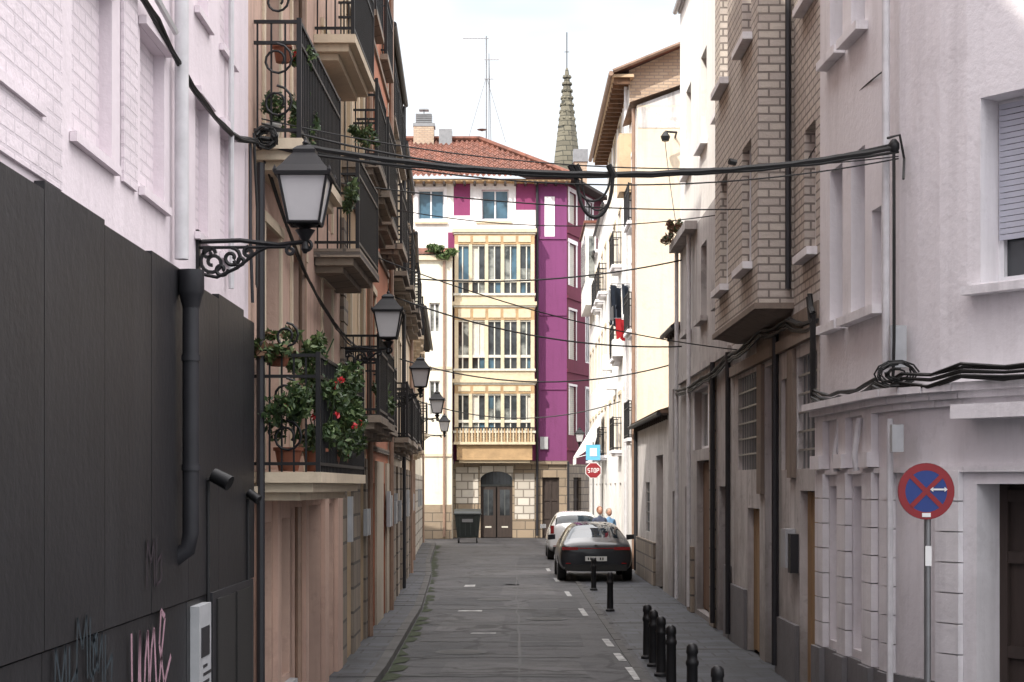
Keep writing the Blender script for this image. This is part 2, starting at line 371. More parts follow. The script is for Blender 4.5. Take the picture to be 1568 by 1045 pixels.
cl = mix(nt, hi.outputs[0], low, (32, 31, 31))  # upper sky, out of view, made much brighter to lift the shaded street
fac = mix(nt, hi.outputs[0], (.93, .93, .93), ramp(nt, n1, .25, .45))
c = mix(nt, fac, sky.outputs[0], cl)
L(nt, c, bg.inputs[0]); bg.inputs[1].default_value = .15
sl = bpy.data.lights.new('sun', 'SUN'); sl.energy = 5.0; sl.angle = R(.5); sl.color = (1, .94, .84)
so = bpy.data.objects.new('sun', sl); bpy.context.collection.objects.link(so)
ld = Vector((math.sin(R(AZ))*math.cos(R(EL)), math.cos(R(AZ))*math.cos(R(EL)), -math.sin(R(EL))))
so.rotation_euler = ld.to_track_quat('-Z', 'Y').to_euler(); so.location = (-20, -40, 50)
cam = bpy.data.cameras.new('camera'); cam.lens = 60; cam.sensor_width = 36; cam.shift_y = 222.5/1568; cam.clip_end = 3000
cob = bpy.data.objects.new('camera', cam); cob.location = (0, 0, 2.3); cob.rotation_euler = (R(90), 0, 0)
bpy.context.collection.objects.link(cob); scene.camera = cob
scene.view_settings.view_transform = 'Standard'; scene.view_settings.look = 'None'; scene.view_settings.exposure = 0

# ------------------------------------------------------------------ ground
XLp = [(-25, -2.18), (14.1, -2.18), (20.8, -2.10), (31.5, -2.23), (43, -2.6), (51, -3.0), (67, -3.55), (72, -3.7)]
def XL(y):
    for (a, xa), (b, xb) in zip(XLp, XLp[1:]):
        if y <= b: return xa+(xb-xa)*(y-a)/(b-a)
    return XLp[-1][1]
o = Ob('ground'); o.poly('g', 'ground', [(-900,-300,0),(900,-300,0),(900,1500,0),(-900,1500,0)]); o.done()
o = Ob('road'); o.poly('r', 'asphalt', [(-2.2,-20,.004),(1.75,-20,.004),(1.75,60,.004),(3.2,68,.004),(3.2,75.8,.004),(-3.5,75.8,.004),(-3.1,60,.004),(-2.2,43,.004)]); o.done()
o = Ob('road_patch')
for (x0, x1, y0, y1, m_) in ((-1.0, 1.2, 44, 46.5, 'ground'), (-1.5, -.2, 33, 35.2, 'patchd'), (.0, 1.1, 24.5, 26.5, 'patchd'), (-.9, .9, 20.8, 22.2, 'ground'), (-1.2, -.1, 27, 30.5, 'ground'), (.2, 1.2, 50, 55, 'patchd'), (-.2, .9, 36, 40, 'ground'), (.35, 1.3, 30, 34, 'patchd'), (-1.5, -.5, 22.9, 25, 'patchd'), (-1.0, .2, 39.5, 43, 'patchd'), (-.3, 1.0, 17.5, 19.6, 'ground')):
    j = lambda: random.uniform(-.08, .08)
    o.poly('p', m_, [(x0+j(),y0+j(),.008),((x0+x1)/2,y0+j(),.008),(x1+j(),y0+j(),.008),(x1+j(),y1+j(),.008),((x0+x1)/2,y1+j(),.008),(x0+j(),y1+j(),.008)])
o.done()
o = Ob('road_seam')
def seamline(pts, wd, z=.0105):
    for (a, b) in zip(pts, pts[1:]):
        d = Vector((b[0]-a[0], b[1]-a[1])).normalized(); q = Vector((-d.y, d.x))*wd*random.uniform(.5, 1.4)
        o.poly('tar', 'tar', [(a[0]-q.x,a[1]-q.y,z),(b[0]-q.x,b[1]-q.y,z),(b[0]+q.x,b[1]+q.y,z),(a[0]+q.x,a[1]+q.y,z)])
for y_ in (20.6, 22.9, 25.2, 28.3, 31.9, 37.9, 43.0, 48.6, 57):
    a = random.uniform(-1.58, -1.0); n_ = int((1.45-a)/.3)
    seamline([(a+k*.3, y_+random.uniform(-.08, .08)) for k in range(n_)], .06 if y_ < 30 else .12)
seamline([(.1+random.uniform(-.03, .03), 18+k*1.2) for k in range(28)], .014, .0098)
for (xm, ym) in ((-.35, 34.5), (.6, 29.5), (-.4, 46), (-.7, 23.6)):
    o.poly('manhole', 'tar', [(xm+.36*math.cos(k*math.pi/12), ym+.36*math.sin(k*math.pi/12), .0125) for k in range(24)])
    o.poly('manhole', 'kerb', [(xm+.29*math.cos(k*math.pi/12), ym+.29*math.sin(k*math.pi/12), .0135) for k in range(24)])
o.done()
o = Ob('road_marking')
for (y0, y1) in ((20.2, 21.6), (22.4, 23.4), (24.4, 25.6), (30.2, 32.0), (35.5, 37.2), (41, 42.6), (46, 47.6)):
    xa = 1.50-(y0-20)*.019
    o.poly('dash', 'paint', [(xa-.05,y0,.012),(xa+.05,y0,.012),(xa+.03,y1,.012),(xa-.07,y1,.012)])
for (x0, y0, w_, l_) in ((-1.0, 31.2, .45, .35), (-.65, 26.5, .4, .2), (-1.1, 38.9, .25, .8)):
    o.poly('worn', 'paint', [(x0,y0,.012),(x0+w_,y0+.03,.012),(x0+w_,y0+l_,.012),(x0+.02,y0+l_*.9,.012)])
o.done()
o = Ob('pavement')
ys = [-20, 14.1, 20.8, 31.5, 43, 51, 67]
for a, b in zip(ys, ys[1:]):
    n_ = max(1, int((b-a)/1.0))
    for i in range(n_):
        ya = a+(b-a)*i/n_; yb = a+(b-a)*(i+1)/n_-.012; hz = random.uniform(-.006, .006)
        for (ma, i0, i1, zt) in (('slab', 0, .42, .10), ('kerb', .425, .56, .105)):
            o.hexa('slabs' if ma == 'slab' else 'kerb', ma, [(XL(ya)+i0,ya,0),(XL(ya)+i1,ya,0),(XL(yb)+i1,yb,0),(XL(yb)+i0,yb,0),(XL(ya)+i0,ya,zt+hz),(XL(ya)+i1,ya,zt+hz),(XL(yb)+i1,yb,zt+hz),(XL(yb)+i0,yb,zt+hz)])
o.done()
o = Ob('pavement'); o.poly('slabs', 'slab', [(1.62,-20,.008),(9,-20,.008),(9,12,.008),(3.35,18,.008),(3.35,60,.008),(1.75,60,.008)])
y = -10
while y < 60: o.box('kerb', 'kerb', 1.52, 1.62, y, y+.97, 0, .011+random.random()*.006); y += .985
for y_ in (24.0, 28.6, 33.4, 38.8): o.box('kerb', 'kerb', 1.62, 3.3, y_, y_+.11, 0, .0125)
o.done()
o = Ob('moss_strip')
for a in range(20, 66, 1):
    x = XL(a)+.57
    if random.random() < .8: o.poly('m', 'moss', [(x,a,.014),(x+random.uniform(.03,.2),a+.2,.014),(x+random.uniform(.03,.25),a+.7,.014),(x,a+1,.014)])
o.done()

# ------------------------------------------------------------------ LEFT ROW
def LF(a, b): return Fr((XL(a), a), (XL(b), b), a, b, (1, 0))
o = Ob('black_and_white_building'); F = Fr((-2.18, -25), (-2.18, 14.1), -25, 14.1, (1, 0))
ops = []
for (a, b) in ((4.2, 5.0), (5.7, 6.5), (7.0, 7.8), (8.45, 9.3), (10.0, 10.7), (11.75, 12.25), (12.75, 13.35)):
    for (z0, z1) in ((4.05, 5.0), (5.6, 7.2), (8.2, 9.8), (11, 12.6)): ops.append((a, b, z0, z1, 'panel', {'depth': .07}))
wall(o, F, -25, 14.1, 3.4, 18, ops, 'pink_white'); shell(o, F, -25, 14.1, 18, 9, 'pink_white')
F.quad(o, 'walls', 'black_wall', -25, 14.1, 0, 3.4, 0)
for q in ops:
    F.box(o, 'trim', 'pink_white', q[0]-.05, q[1]+.05, q[3], q[3]+.05, .003, .05); F.box(o, 'trim', 'pink_white', q[0]-.05, q[1]+.05, q[2]-.05, q[2], .003, .04)
t = 2.0; i = 0
while t < 14.05:
    e = min(t+1.15, 14.09); zt = 3.66+(.03 if i % 2 else 0)+random.uniform(-.012, .012)
    F.box(o, 'cladding', 'black_wall', t+.002, e-.002, 1.55, zt, .003, .05+random.uniform(0, .006)); F.box(o, 'cladding', 'black_wall', t+.004, e-.004, 0, 1.54, .003, .035+random.uniform(0,.006))
    t = e+.004; i += 1
F.box(o, 'brick_band', 'pink_brick', 2, 8.2, 3.72, 9, .003, .02)
F.box(o, 'brick_band', 'pink_brick', 9.5, 9.85, 4.0, 7.4, .003, .02)
F.box(o, 'doors', 'dkpipe', 12.0, 13.9, .1, 1.55, .04, .075); F.box(o, 'doors', 'dark', 12.15, 12.9, .1, 1.5, .076, .09); F.box(o, 'doors', 'dark', 13.0, 13.75, .1, 1.5, .076, .09)
F.box(o, 'meter_cabinet', 'meter', 11.35, 11.8, .75, 1.5, .04, .10); F.box(o, 'meter_cabinet', 'dkpipe', 11.42, 11.72, 1.15, 1.35, .1, .105)
for k in range(6): F.box(o, 'meter_cabinet', random.choice(['gfx', 'dkpipe', 'plwhite']) if False else 'dkpipe', 11.4+random.random()*.3, 11.45+random.random()*.33+.05, .8+k*.055, .82+k*.055, .1, .103)
X = -2.18
o.tube('downpipe', 'whpipe', [(X+.07, 10.9, 12), (X+.07, 10.9, 3.75)], .045, 10)
o.tube('downpipe', 'whpipe', [(X+.05, 12.95, 12), (X+.05, 12.95, 3.8)], .022, 8)
o.tube('downpipe', 'whpipe', [(X+.05, 9.65, 12), (X+.05, 9.65, 5.2)], .016, 8)
o.lathe('downpipe', 'dkpipe', (X+.13, 10.9, 3.42), [(.05, 0), (.075, .1), (.085, .12), (.085, .26), (.07, .26)], 12)
o.tube('downpipe', 'dkpipe', [(X+.13, 10.9, 3.5), (X+.13, 10.9, 2.0), (X+.11, 10.9, 1.9), (X, 10.9, 1.82)], .055, 10)
for z in (2.4, 3.1): o.lathe('downpipe', 'dkpipe', (X+.13, 10.9, z), [(.062, 0), (.062, .04)], 12)
for (y, z, k) in ((11.9, 2.33, 1), (13.7, 2.2, .7)):
    o.tube('spotlight', 'iron', [(X, y, z), (X+.12*k, y, z+.03)], .018*k, 6); o.tube('spotlight', 'iron', [(X+.1*k, y-.02, z+.05), (X+.22*k, y-.05, z-.01)], [.05*k, .055*k], 10)
    o.tube('spotlight', 'iron', [(X+.06, y, z), (X+.06, y, z-1.0)], .014, 6)
o.tube('conduit', 'dkpipe', [(X+.04, 13.95, 5.1), (X+.05, 13.9, 4.3), (X+.06, 13.95, 3.8)], .014, 6)
o.lathe('alarm', 'plwhite', (X+.12, 10.9, 3.25), [(.02, 0), (.03, .06), (.01, .12)], 8)
def ribbon(o, m, pts, wd, n):
    for (a, b) in zip(pts, pts[1:]):
        d = Vector((b[0]-a[0], b[1]-a[1])); q = Vector((-d.y, d.x)).normalized()*wd
        o.poly('graffiti', m, [F.pt(a[0]-q.x, a[1]-q.y, n), F.pt(b[0]-q.x, b[1]-q.y, n), F.pt(b[0]+q.x, b[1]+q.y, n), F.pt(a[0]+q.x, a[1]+q.y, n)])
M['gpink'] = plain('pink_spray', (.42, .25, .31), .7, 0, .5, 9); M['gblue'] = plain('blue_spray', (.018, .034, .046), .7, 0, .6, 14); M['gfaint'] = plain('faint_spray', (.030, .018, .028), .7, 0, .6, 14)
n_ = .062
gp = [(9.5,1.48),(9.52,1.1),(9.60,1.02),(9.68,1.15),(9.72,1.48),(9.73,1.1),(9.82,1.0),(9.86,1.3),(9.93,1.46),(9.97,1.1),(10.03,1.35),(10.1,1.46),(10.15,1.2),(10.2,1.0),(10.32,1.3),(10.42,1.5),(10.3,1.55),(10.25,1.35),(10.4,1.1),(10.6,1.25)]
ribbon(o, 'gpink', gp, .02, n_)
for (x0, z0, s_, m_) in ((8.3, 1.5, .16, 'gblue'), (8.62, 1.35, .2, 'gblue'), (9.9, 1.85, .14, 'gfaint'), (7.9, 1.35, .2, 'gblue'), (9.2, 1.1, .12, 'gfaint')):
    ribbon(o, m_, [(x0, z0-s_), (x0+.02, z0+s_), (x0+.12, z0), (x0+.2, z0+s_), (x0+.22, z0-s_)], .012, n_)
    ribbon(o, m_, [(x0+.27, z0+s_*.9), (x0+.27, z0-s_), (x0+.4, z0-s_*.8), (x0+.42, z0+s_*.3), (x0+.3, z0)], .012, n_)
o.done()

o = Ob('peach_building'); F = LF(14.1, 20.8)
ops = [(14.55, 15.35, 0, 1.98, 'door', {'wood': 'brpipe', 'reveal': 'peach', 'depth': .25}), (16.0, 16.5, .5, 2.0, 'win', {'frame': 'brwood'}), (17.6, 18.9, 0, 2.1, 'door', {'wood': 'dkwood', 'depth': .3}), (19.4, 20.1, 0, 2.1, 'door', {'wood': 'brwood'})]
for z in (2.45, 5.25, 8.1, 11, 13.8):
    for (a, b) in ((14.9, 15.8), (16.6, 17.5), (19.0, 19.9)): ops.append((a, b, z, z+2.15, 'french', {'frame': 'brwood', 'trim': 'cream', 'tw': .09}))
wall(o, F, 14.1, 20.8, 0, 17, ops, 'peach'); shell(o, F, 14.1, 20.8, 17, 9, 'peach')
F.box(o, 'trim', 'cream', 14.1, 20.8, 2.2, 2.3, .003, .06)
for (a, b) in ((14.3, 14.5), (15.4, 15.6), (17.35, 17.55), (18.95, 19.3), (20.2, 20.7)): F.box(o, 'pilasters', 'peach', a, b, 0, 2.195, .003, .05)
balcony(o, F, 14.3, 18.1, 2.42, .58, slab='cream', fancy=True); balcony(o, F, 14.3, 17.3, 5.22, .42, .98, 'cream', True); balcony(o, F, 14.3, 17.3, 8.1, .42, .98, 'cream')
balcony(o, F, 18.3, 20.6, 4.85, .5, slab='stone'); balcony(o, F, 18.3, 20.6, 7.15, .45, slab='cream')
for y_, m_ in ((16.55, 'brpipe'), (14.25, 'dkpipe')): o.tube('downpipe', m_, [(XL(y_)+.08, y_, 2.1 if m_ == 'brpipe' else 5), (XL(y_)+.08, y_, 0.1)], .035, 8)
o.tube('downpipe', 'brpipe', [(XL(17)+.06, 17.0, 12), (XL(17)+.06, 17.0, 2.6)], .04, 8)
F.box(o, 'meter_cabinet', 'meter', 16.05, 16.5, .05, .45, .003, .08)
o.done()

def genleft(name, a, b, z1, m, slab, base=None, wood='brwood', zf=(3.2, 6.35, 9.5), bal=True, fm='brwood', trim=None, ev=.12, pr=.42):
    o = Ob(name); F = LF(a, b); ops = []; w_ = b-a; k = max(1, round(w_/2.4)); st = w_/k
    zl = [z for z in zf if z+1.2 < z1]
    z = (zl[-1] if zl else 99)+3.1
    while z+2.4 < z1: zl.append(z); z += 3.1
    for i in range(k):
        c_ = a+st*(i+.5)
        ops.append((c_-.5, c_+.5, 0, 2.35, 'door', {'wood': random.choice([wood, 'dkwood']), 'depth': .25}))
        for z in zl: ops.append((c_-.45, c_+.45, z, min(z+2.1, z1-.2), 'french', {'frame': fm, 'trim': trim, 'tw': .1}))
    wall(o, F, a, b, 0, z1, ops, m); shell(o, F, a, b, z1, 9, m)
    if base:
        last = a
        for q in sorted([q for q in ops if q[2] == 0]):
            F.box(o, 'base', base, last, q[0]-.01, 0, 2.7, .003, .04); last = q[1]+.01
        F.box(o, 'base', base, last, b, 0, 2.7, .003, .04)
    if bal:
        for z in zl:
            if z > 13: continue
            for i in range(k):
                c_ = a+st*(i+.5)
                if random.random() < .92: balcony(o, F, c_-.85, c_+.85, z-.02, (pr+random.random()*.08) if z < 8.3 else .13, slab=slab, step=.12)
    for z in zl: F.box(o, 'trim', slab, a+.01, b-.01, z-.35, z-.27, .003, .04)
    eave(o, F, a, b, z1, ev)
    o.tube('downpipe', random.choice(['dkpipe', 'brpipe']), [F.pt(b-.15, z1, .07), F.pt(b-.15, .1, .07)], .045, 8)
    for _ in range(3):
        t = random.uniform(a+.3, b-.3); F.box(o, 'junction_box', 'meter', t, t+.22, 1.6, 1.95+random.random()*.3, .042, .10)
    return o, F
o, F = genleft('ochre_building', 20.8, 25.2, 17, 'ochre', 'stone', 'stone', trim='cream')
for i in range(9): F.box(o, 'quoins', 'stone', 20.82, 21.25+.2*(i % 2), i*.32+2.72, i*.32+3.02, .003, .05)
o.done()
o, F = genleft('terracotta_building', 25.2, 30.5, 15.5, 'terra', 'stone', 'beige', wood='redwood', trim='cream', pr=.32); o.done()
o, F = genleft('beige_balcony_building', 30.5, 37, 10.5, 'beige', 'stone', 'stone', trim='cream', fm='wframe', pr=.32, zf=(3.2, 6.2, 9.0), ev=.05); o.done()
o, F = genleft('cream_balcony_building', 37, 43.5, 9.7, 'cream', 'stone', 'stone', fm='brwood', pr=.32, zf=(3.3, 6.2, 8.4), ev=.05); o.done()
o, F = genleft('ochre_balcony_building', 43.5, 51, 8.7, 'ochre', 'cream', 'beige', fm='wframe', zf=(3.3, 6.2), pr=.32); o.done()
o, F = genleft('low_cream_house', 51, 67, 7.6, 'sun_cream', 'cream', 'whstone', zf=(4.0,), bal=False, fm='wframe', trim='cream', ev=.35)
balcony(o, F, 55, 57, 4.0, .4, slab='cream'); o.done()
o = Ob('cream_corner_house'); F = Fr((-9, 74.4), (-2.62, 74.4), -9, -2.62, (0, -1))
wall(o, F, -9, -2.62, 0, 12.4, [(-3.6, -3.15, 9.0, 10.3, 'win', {'frame': 'wframe'}), (-3.6, -3.15, 5.4, 6.9, 'win', {}), (-5.5, -4.7, 8.6, 10.2, 'win', {}), (-5.5, -4.7, 5.2, 6.8, 'win', {})], 'sun_cream')
o.poly('walls', 'sun_cream', [(-2.62,74.4,0),(-2.62,75.9,0),(-2.62,75.9,12.4),(-2.62,74.4,12.4)]); o.poly('roof', 'tile', [(-9,74.2,12.42),(-2.5,74.2,12.42),(-2.5,75.9,12.9),(-9,75.9,12.9)])
F.box(o, 'trim', 'cream', -9, -2.6, 12.15, 12.35, .003, .15); F.box(o, 'base', 'sandstone', -9, -2.63, 0, 1.5, .003, .06)
for z in (3.6, 7.4): F.box(o, 'trim', 'cream', -9, -2.63, z, z+.12, .003, .06)
o.tube('downpipe', 'brpipe', [(-2.95, 74.3, 12.1), (-2.95, 74.3, .1)], .06, 8); o.done()
o = Ob('roof_shrub'); shrub(o, (-3.0, 74.3, 12.5), (.75, .4, .32), 1300, .09, ('leaf2', 'leaf2', 'leaf1')); o.done()

# ------------------------------------------------------------------ PURPLE BUILDING
o = Ob('purple_corner_building'); F = Fr((-9, 76), (2.44, 76), -9, 2.44, (0, -1)); G = Fr((2.44, 76), (5.6, 85), 0, 9.54, (9, -3.16))
up = {'frame': 'wframe', 'glass': 'glassb'}
ops = [(-4.19, -3.03, 14.17, 15.5, 'win', up), (-1.35, -.15, 14.17, 15.5, 'win', up), (-6.6, -5.4, 14.17, 15.5, 'win', up)]
wall(o, F, -9, -2.6, 3.3, 16, ops[:1]+ops[2:], 'sun_white'); wall(o, F, -2.6, 1.15, 3.3, 16, ops[1:2], 'magenta')
wall(o, F, 1.15, 2.44, 3.3, 16, [], 'violet')
def ring(a, b, z0, z1, A, B, Z0, Z1, m, pr=.03):
    F.box(o, 'trim', m, A, a, Z0, Z1, .003, pr); F.box(o, 'trim', m, b, B, Z0, Z1, .003, pr); F.box(o, 'trim', m, a, b, z1, Z1, .003, pr); F.box(o, 'trim', m, a, b, Z0, z0, .003, pr)
ring(-1.35, -.15, 14.17, 15.5, -1.86, .17, 13.70, 15.9, 'white_trim')
ring(-4.19, -3.03, 14.17, 15.5, -4.32, -2.9, 14.05, 15.62, 'white_trim', .05)
F.box(o, 'trim', 'white_trim', .17, 1.05, 13.66, 14.6, .003, .028); F.box(o, 'trim', 'white_trim', -2.6, -1.86, 13.66, 14.35, .003, .028)
F.box(o, 'trim', 'mcream', -1.6, -.0, 14.0, 14.1, .032, .12); F.box(o, 'trim', 'mcream', -4.35, -2.85, 13.98, 14.07, .052, .12)
F.box(o, 'trim', 'white_trim', 1.45, 1.9, 13.4, 15.2, .003, .03)
F.box(o, 'trim', 'magenta', -2.85, -2.56, 3.5, 13.6, .003, .05)
for z in (6.6, 9.9, 13.3): F.box(o, 'trim', 'violet', 1.2, 2.43, z, z+.12, .003, .05)
so_ = []
for i, (a, b) in enumerate(((.35, 1.35), (2.9, 3.9), (5.5, 6.5))):
    for (z0, z1) in ((4.6, 6.8), (8.0, 10.2), (11.3, 13.2), (14.1, 15.5)): so_.append((a, b, z0, z1, 'shutter' if i != 1 else 'win', {'smat': 'mwhite', 'trim': 'white_trim', 'tw': .18 if z0 > 11 else .1, 'depth': .1, 'frame': 'wframe', 'glass': 'glassc'}))
wall(o, G, 0, 9.54, 3.3, 16, so_, 'crimson')
for z in (3.9, 7.4, 10.7, 13.6): G.box(o, 'trim', 'crimson', .02, 9.5, z, z+.12, .003, .05)
wall(o, F, -9, 2.44, 0, 3.3, [(-1.4, .02, 0, 2.95, 'dark', {'depth': .35}), (1.35, 2.1, .0, 2.7, 'door', {'wood': 'dkwood'})], 'sandstone')
wall(o, G, 0, 9.54, 0, 3.3, [(1, 2.2, 0, 2.7, 'door', {'wood': 'dkwood'}), (4, 5.2, 0, 2.7, 'dark', {})], 'stone')
F.box(o, 'base', 'whstone', -2.5, -1.5, 1.55, 3.15, .003, .06); F.box(o, 'base', 'whstone', .12, 1.0, .85, 2.9, .003, .06)
F.box(o, 'base', 'sandstone', -2.5, -1.52, 0, 1.54, .003, .09); F.box(o, 'base', 'sandstone', .1, 1.02, 0, .84, .003, .09)
F.box(o, 'base', 'sandstone', -2.55, 2.5, 3.28, 3.44, .003, .14)
pts = []
for k in range(13):
    a = math.pi*k/12; pts.append((-.69-.74*math.cos(a), 2.55+.42*math.sin(a)))
for (p, q) in zip(pts, pts[1:]):
    o.hexa('doors', 'whstone', [(p[0],75.9,p[1]),(q[0],75.9,q[1]),(q[0],75.9,3.2),(p[0],75.9,3.2),(p[0],76.0,p[1]),(q[0],76.0,q[1]),(q[0],76.0,3.2),(p[0],76.0,3.2)])
F.box(o, 'doors', 'dkwood', -1.4, -.72, .02, 2.3, -.3, -.24); F.box(o, 'doors', 'dkwood', -.66, .02, .02, 2.3, -.3, -.24)
for a in (-1.28, -.54):
    F.quad(o, 'doors', 'glass', a, a+.44, 1.0, 2.15, -.235); F.box(o, 'doors', 'greywood', a+.2, a+.24, 1.0, 2.15, -.233, -.22); F.box(o, 'doors', 'mwhite', a+.08, a+.36, .45, .52, -.238, -.233)
F.box(o, 'doors', 'greywood', -1.4, .02, 2.3, 2.38, -.3, -.22); F.quad(o, 'doors', 'glass', -1.38, 0, 2.38, 2.95, -.26)
for k in range(9): F.box(o, 'doors', 'iron', -1.36+k*.16, -1.34+k*.16, 2.38, 2.93, -.24, -.225)
o.tube('downpipe', 'dkpipe', [(1.12, 75.85, 15.8), (1.12, 75.85, .1)], .06, 8); o.tube('downpipe', 'dkpipe', [(2.5, 75.8, 3.4), (2.5, 75.8, .1)], .05, 8)
F.box(o, 'meter_cabinet', 'meter', 1.25, 1.6, 3.95, 4.5, .003, .12)
mx0, mx1, my = -2.53, .99, 75.1
FM = Fr((mx0, my), (mx1, my), mx0, mx1, (0, -1)); FS = Fr((mx1, my), (mx1, 76), 0, .9, (1, 0)); FT = Fr((mx0, my), (mx0, 76), 0, .9, (-1, 0))
def story(zt, zg1, zg0, zb):
    o.box('mirador', 'mcream', mx0-.1, mx1+.1, my-.1, 76, zt-.16, zt); o.box('mirador', 'mwhite', mx0-.04, mx1+.04, my-.04, 76, zt-.24, zt-.162)
    o.box('mirador', 'mochre', mx0, mx1, my, 76, zg1, zt-.242)
    for i in range(5):
        a = mx0+.1+i*.664; FM.box(o, 'mirador', 'mcream', a+.06, a+.60, zg1+.1, zt-.32, .003, .03)
    o.box('mirador', 'mcream', mx0, mx1, my+.02, 76, zb, zg0)
    o.box('mirador', 'mwhite', mx0-.05, mx1+.05, my-.05, 76, zg0-.1, zg0-.003)
    for (FF, t0, t1, n_) in ((FM, mx0, mx1, 5), (FS, 0, .9, 1), (FT, 0, .9, 1)):
        s_ = (t1-t0)/n_
        FF.quad(o, 'mirador_glass', 'glassc', t0, t1, zg0, zg1, -.16)
        for i in range(n_+1):
            c_ = t0+i*s_; a = max(t0, c_-.075); b = min(t1, c_+.075); FF.box(o, 'mirador', 'mcream', a, b, zg0, zg1, -.17, -.002)
        zt_ = zg0+.26*(zg1-zg0)
        for i in range(n_):
            a = t0+i*s_+.075; b = t0+(i+1)*s_-.075
            FF.box(o, 'mirador', 'mwhite', a, b, zt_-.07, zt_+.05, -.15, -.04); FF.box(o, 'mirador', 'mwhite', (a+b)/2-.025, (a+b)/2+.025, zg0, zt_-.07, -.15, -.08); FF.box(o, 'mirador', 'mwhite', (a+b)/2-.025, (a+b)/2+.025, zt_+.05, zg1, -.15, -.08)
            FF.box(o, 'mirador', 'mwhite', a, b, zg1-.07, zg1-.003, -.149, -.05)
            for (p, q) in ((a+.01, (a+b)/2-.028), ((a+b)/2+.028, b-.01)):
                r_ = random.random()
                if r_ < .7: FF.quad(o, 'mirador_glass', random.choice(['glass', 'glassb', 'glass']), p, q, zt_+.06+random.choice([0, 0, .5]), zg1-.08, -.154)
                elif r_ < .85: FF.quad(o, 'mirador_glass', 'mwhite', p, q, zt_+.06, zg1-.08, -.154)
                if random.random() < .75: FF.quad(o, 'mirador_glass', random.choice(['glass', 'glassb', 'glass']), p, q, zg0+.02, zt_-.08, -.154)
story(13.64, 12.95, 10.80, 10.42); story(10.42, 9.62, 7.48, 7.02); story(7.02, 6.38, 4.75, 4.2)
o.box('mirador', 'mochre', mx0+.1, mx1-.1, my+.05, 76, 3.46, 4.2); o.box('mirador', 'mcream', mx0+.2, mx1-.2, my+.15, 76, 3.34, 3.459)
for i in range(26):
    x = mx0+.12+i*.13; o.box('balustrade', 'mcream' if i % 2 else 'mochre', x-.03, x+.03, my-.09, my-.04, 4.25, 4.85)
o.box('balustrade', 'iron', mx0, mx1, my-.1, my-.03, 4.85, 4.9); o.box('balustrade', 'mcream', mx0-.04, mx1+.04, my-.12, my+.01, 4.14, 4.25)
vs = []; fs = []; dx = .055; nx = int((2.7+9)/dx); rows = 14; per = 0.24
for i in range(nx+1):
    x = -9+i*dx; tm = 1 if x < -1.5 else max(0, (2.75-x)/4.25)
    for j in range(rows):
        for e in (0, 1):
            t = min((j+e)/rows, tm); hh = .055*math.sin(2*math.pi*x/per)+(.05 if e == 0 else 0)
            vs.append((x, 75.2+4.8*t, 15.95+2.55*t+hh+.012*math.sin(i*7.3+j*3.1)))
for i in range(nx):
    for j in range(2*rows-1): a = i*2*rows+j; b = a+2*rows; fs.append((a, b, b+1, a+1))
o.mesh('roof', 'tile', vs, fs)
o.poly('roof', 'tile', [(2.75,75.2,15.95),(4.75,80.9,15.95),(6.3,85.5,15.95),(-1.5,86,18.5),(-1.5,80,18.5)])
o.poly('roof', 'tile', [(-9,80,18.5),(-1.5,80,18.5),(-1.5,86,18.5),(-9,86,18.5)])
o.tube('roof', 'tile', [(2.75,75.2,16.03),(-1.5,80,18.6)], .12, 6); o.tube('roof', 'tile', [(-9,80,18.6),(-1.5,80,18.6)], .12, 6)
o.box('eaves', 'mochre', -9, 2.6, 75.4, 76, 15.78, 15.86)
x = -8.9
while x < 2.5: o.box('eaves', 'dkwood', x, x+.1, 75.35, 76, 15.66, 15.778); x += .45
G.box(o, 'eaves', 'dkwood', 0, 9.5, 15.8, 15.9, .003, .6)
o.poly('walls', 'crimson', [(-9,86,0),(5.6,85,0),(5.6,85,16),(-9,86,16)])
o.box('chimney', 'brick_g', -4.6, -3.65, 79.6, 80.4, 18.2, 19.1); o.box('chimney', 'metal', -4.62, -3.6, 79.58, 80.42, 19.1, 19.25)
for i in range(5): o.box('chimney', 'metal', -4.5, -3.75, 79.7, 80.3, 19.3+i*.09, 19.35+i*.09)
o.box('chimney', 'metal', -4.15, -4.1, 79.9, 80.1, 19.2, 19.95); o.box('chimney', 'metal', -4.35, -3.9, 79.8, 80.2, 19.9, 19.96)
o.box('chimney', 'metal', -3.4, -2.8, 79.5, 80.2, 18.2, 18.95)
o.box('chimney', 'brick_g', 3.0, 3.6, 82, 82.7, 16.5, 17.9); o.box('chimney', 'metal', 2.95, 3.65, 81.95, 82.75, 17.9, 18.5)
o.done()
o = Ob('tv_antenna'); ax = -1.2
o.tube('mast', 'metal', [(ax,80,18.2),(ax,80,23.4)], .035, 6)
for k in range(2): o.tube('mast', 'metal', [(ax+.12+.1*k,80,18.2),(ax+.12,80,22.6)], .015, 4)
for (z, x0, x1) in ((23.3, -1.1, .1), (22.3, -.1, .6), (21.4, -.1, .35)):
    o.tube('boom', 'metal', [(ax+x0,80,z),(ax+x1,80,z)], .02, 4); x = x0
    while x < x1: o.tube('dipoles', 'metal', [(ax+x,79.75,z-.08),(ax+x,80.25,z+.08)], .014, 4); x += .14
o.lathe('dish', 'metal', (ax-.2, 79.8, 18.9), [(.02, 0), (.22, .06), (.24, .08)], 12)
for s_ in (-1, 1): o.tube('guy', 'metal', [(ax,80,21.5),(ax+s_*.9,80.3,18.5)], .01, 4)
o.done()
o = Ob('church_spire'); cx, cy = (868-784)*200/2613, 200
M['spire'] = brickmat('spire_stone', (.17, .155, .115), (.11, .10, .075), (.04, .04, .032), 1.0, .6, .05)
prof = [(2.6, 0), (2.6, 30), (3.0, 30.2), (3.0, 31), (2.3, 31.2), (1.55, 41), (.8, 46.6), (.22, 51), (.12, 51.3)]
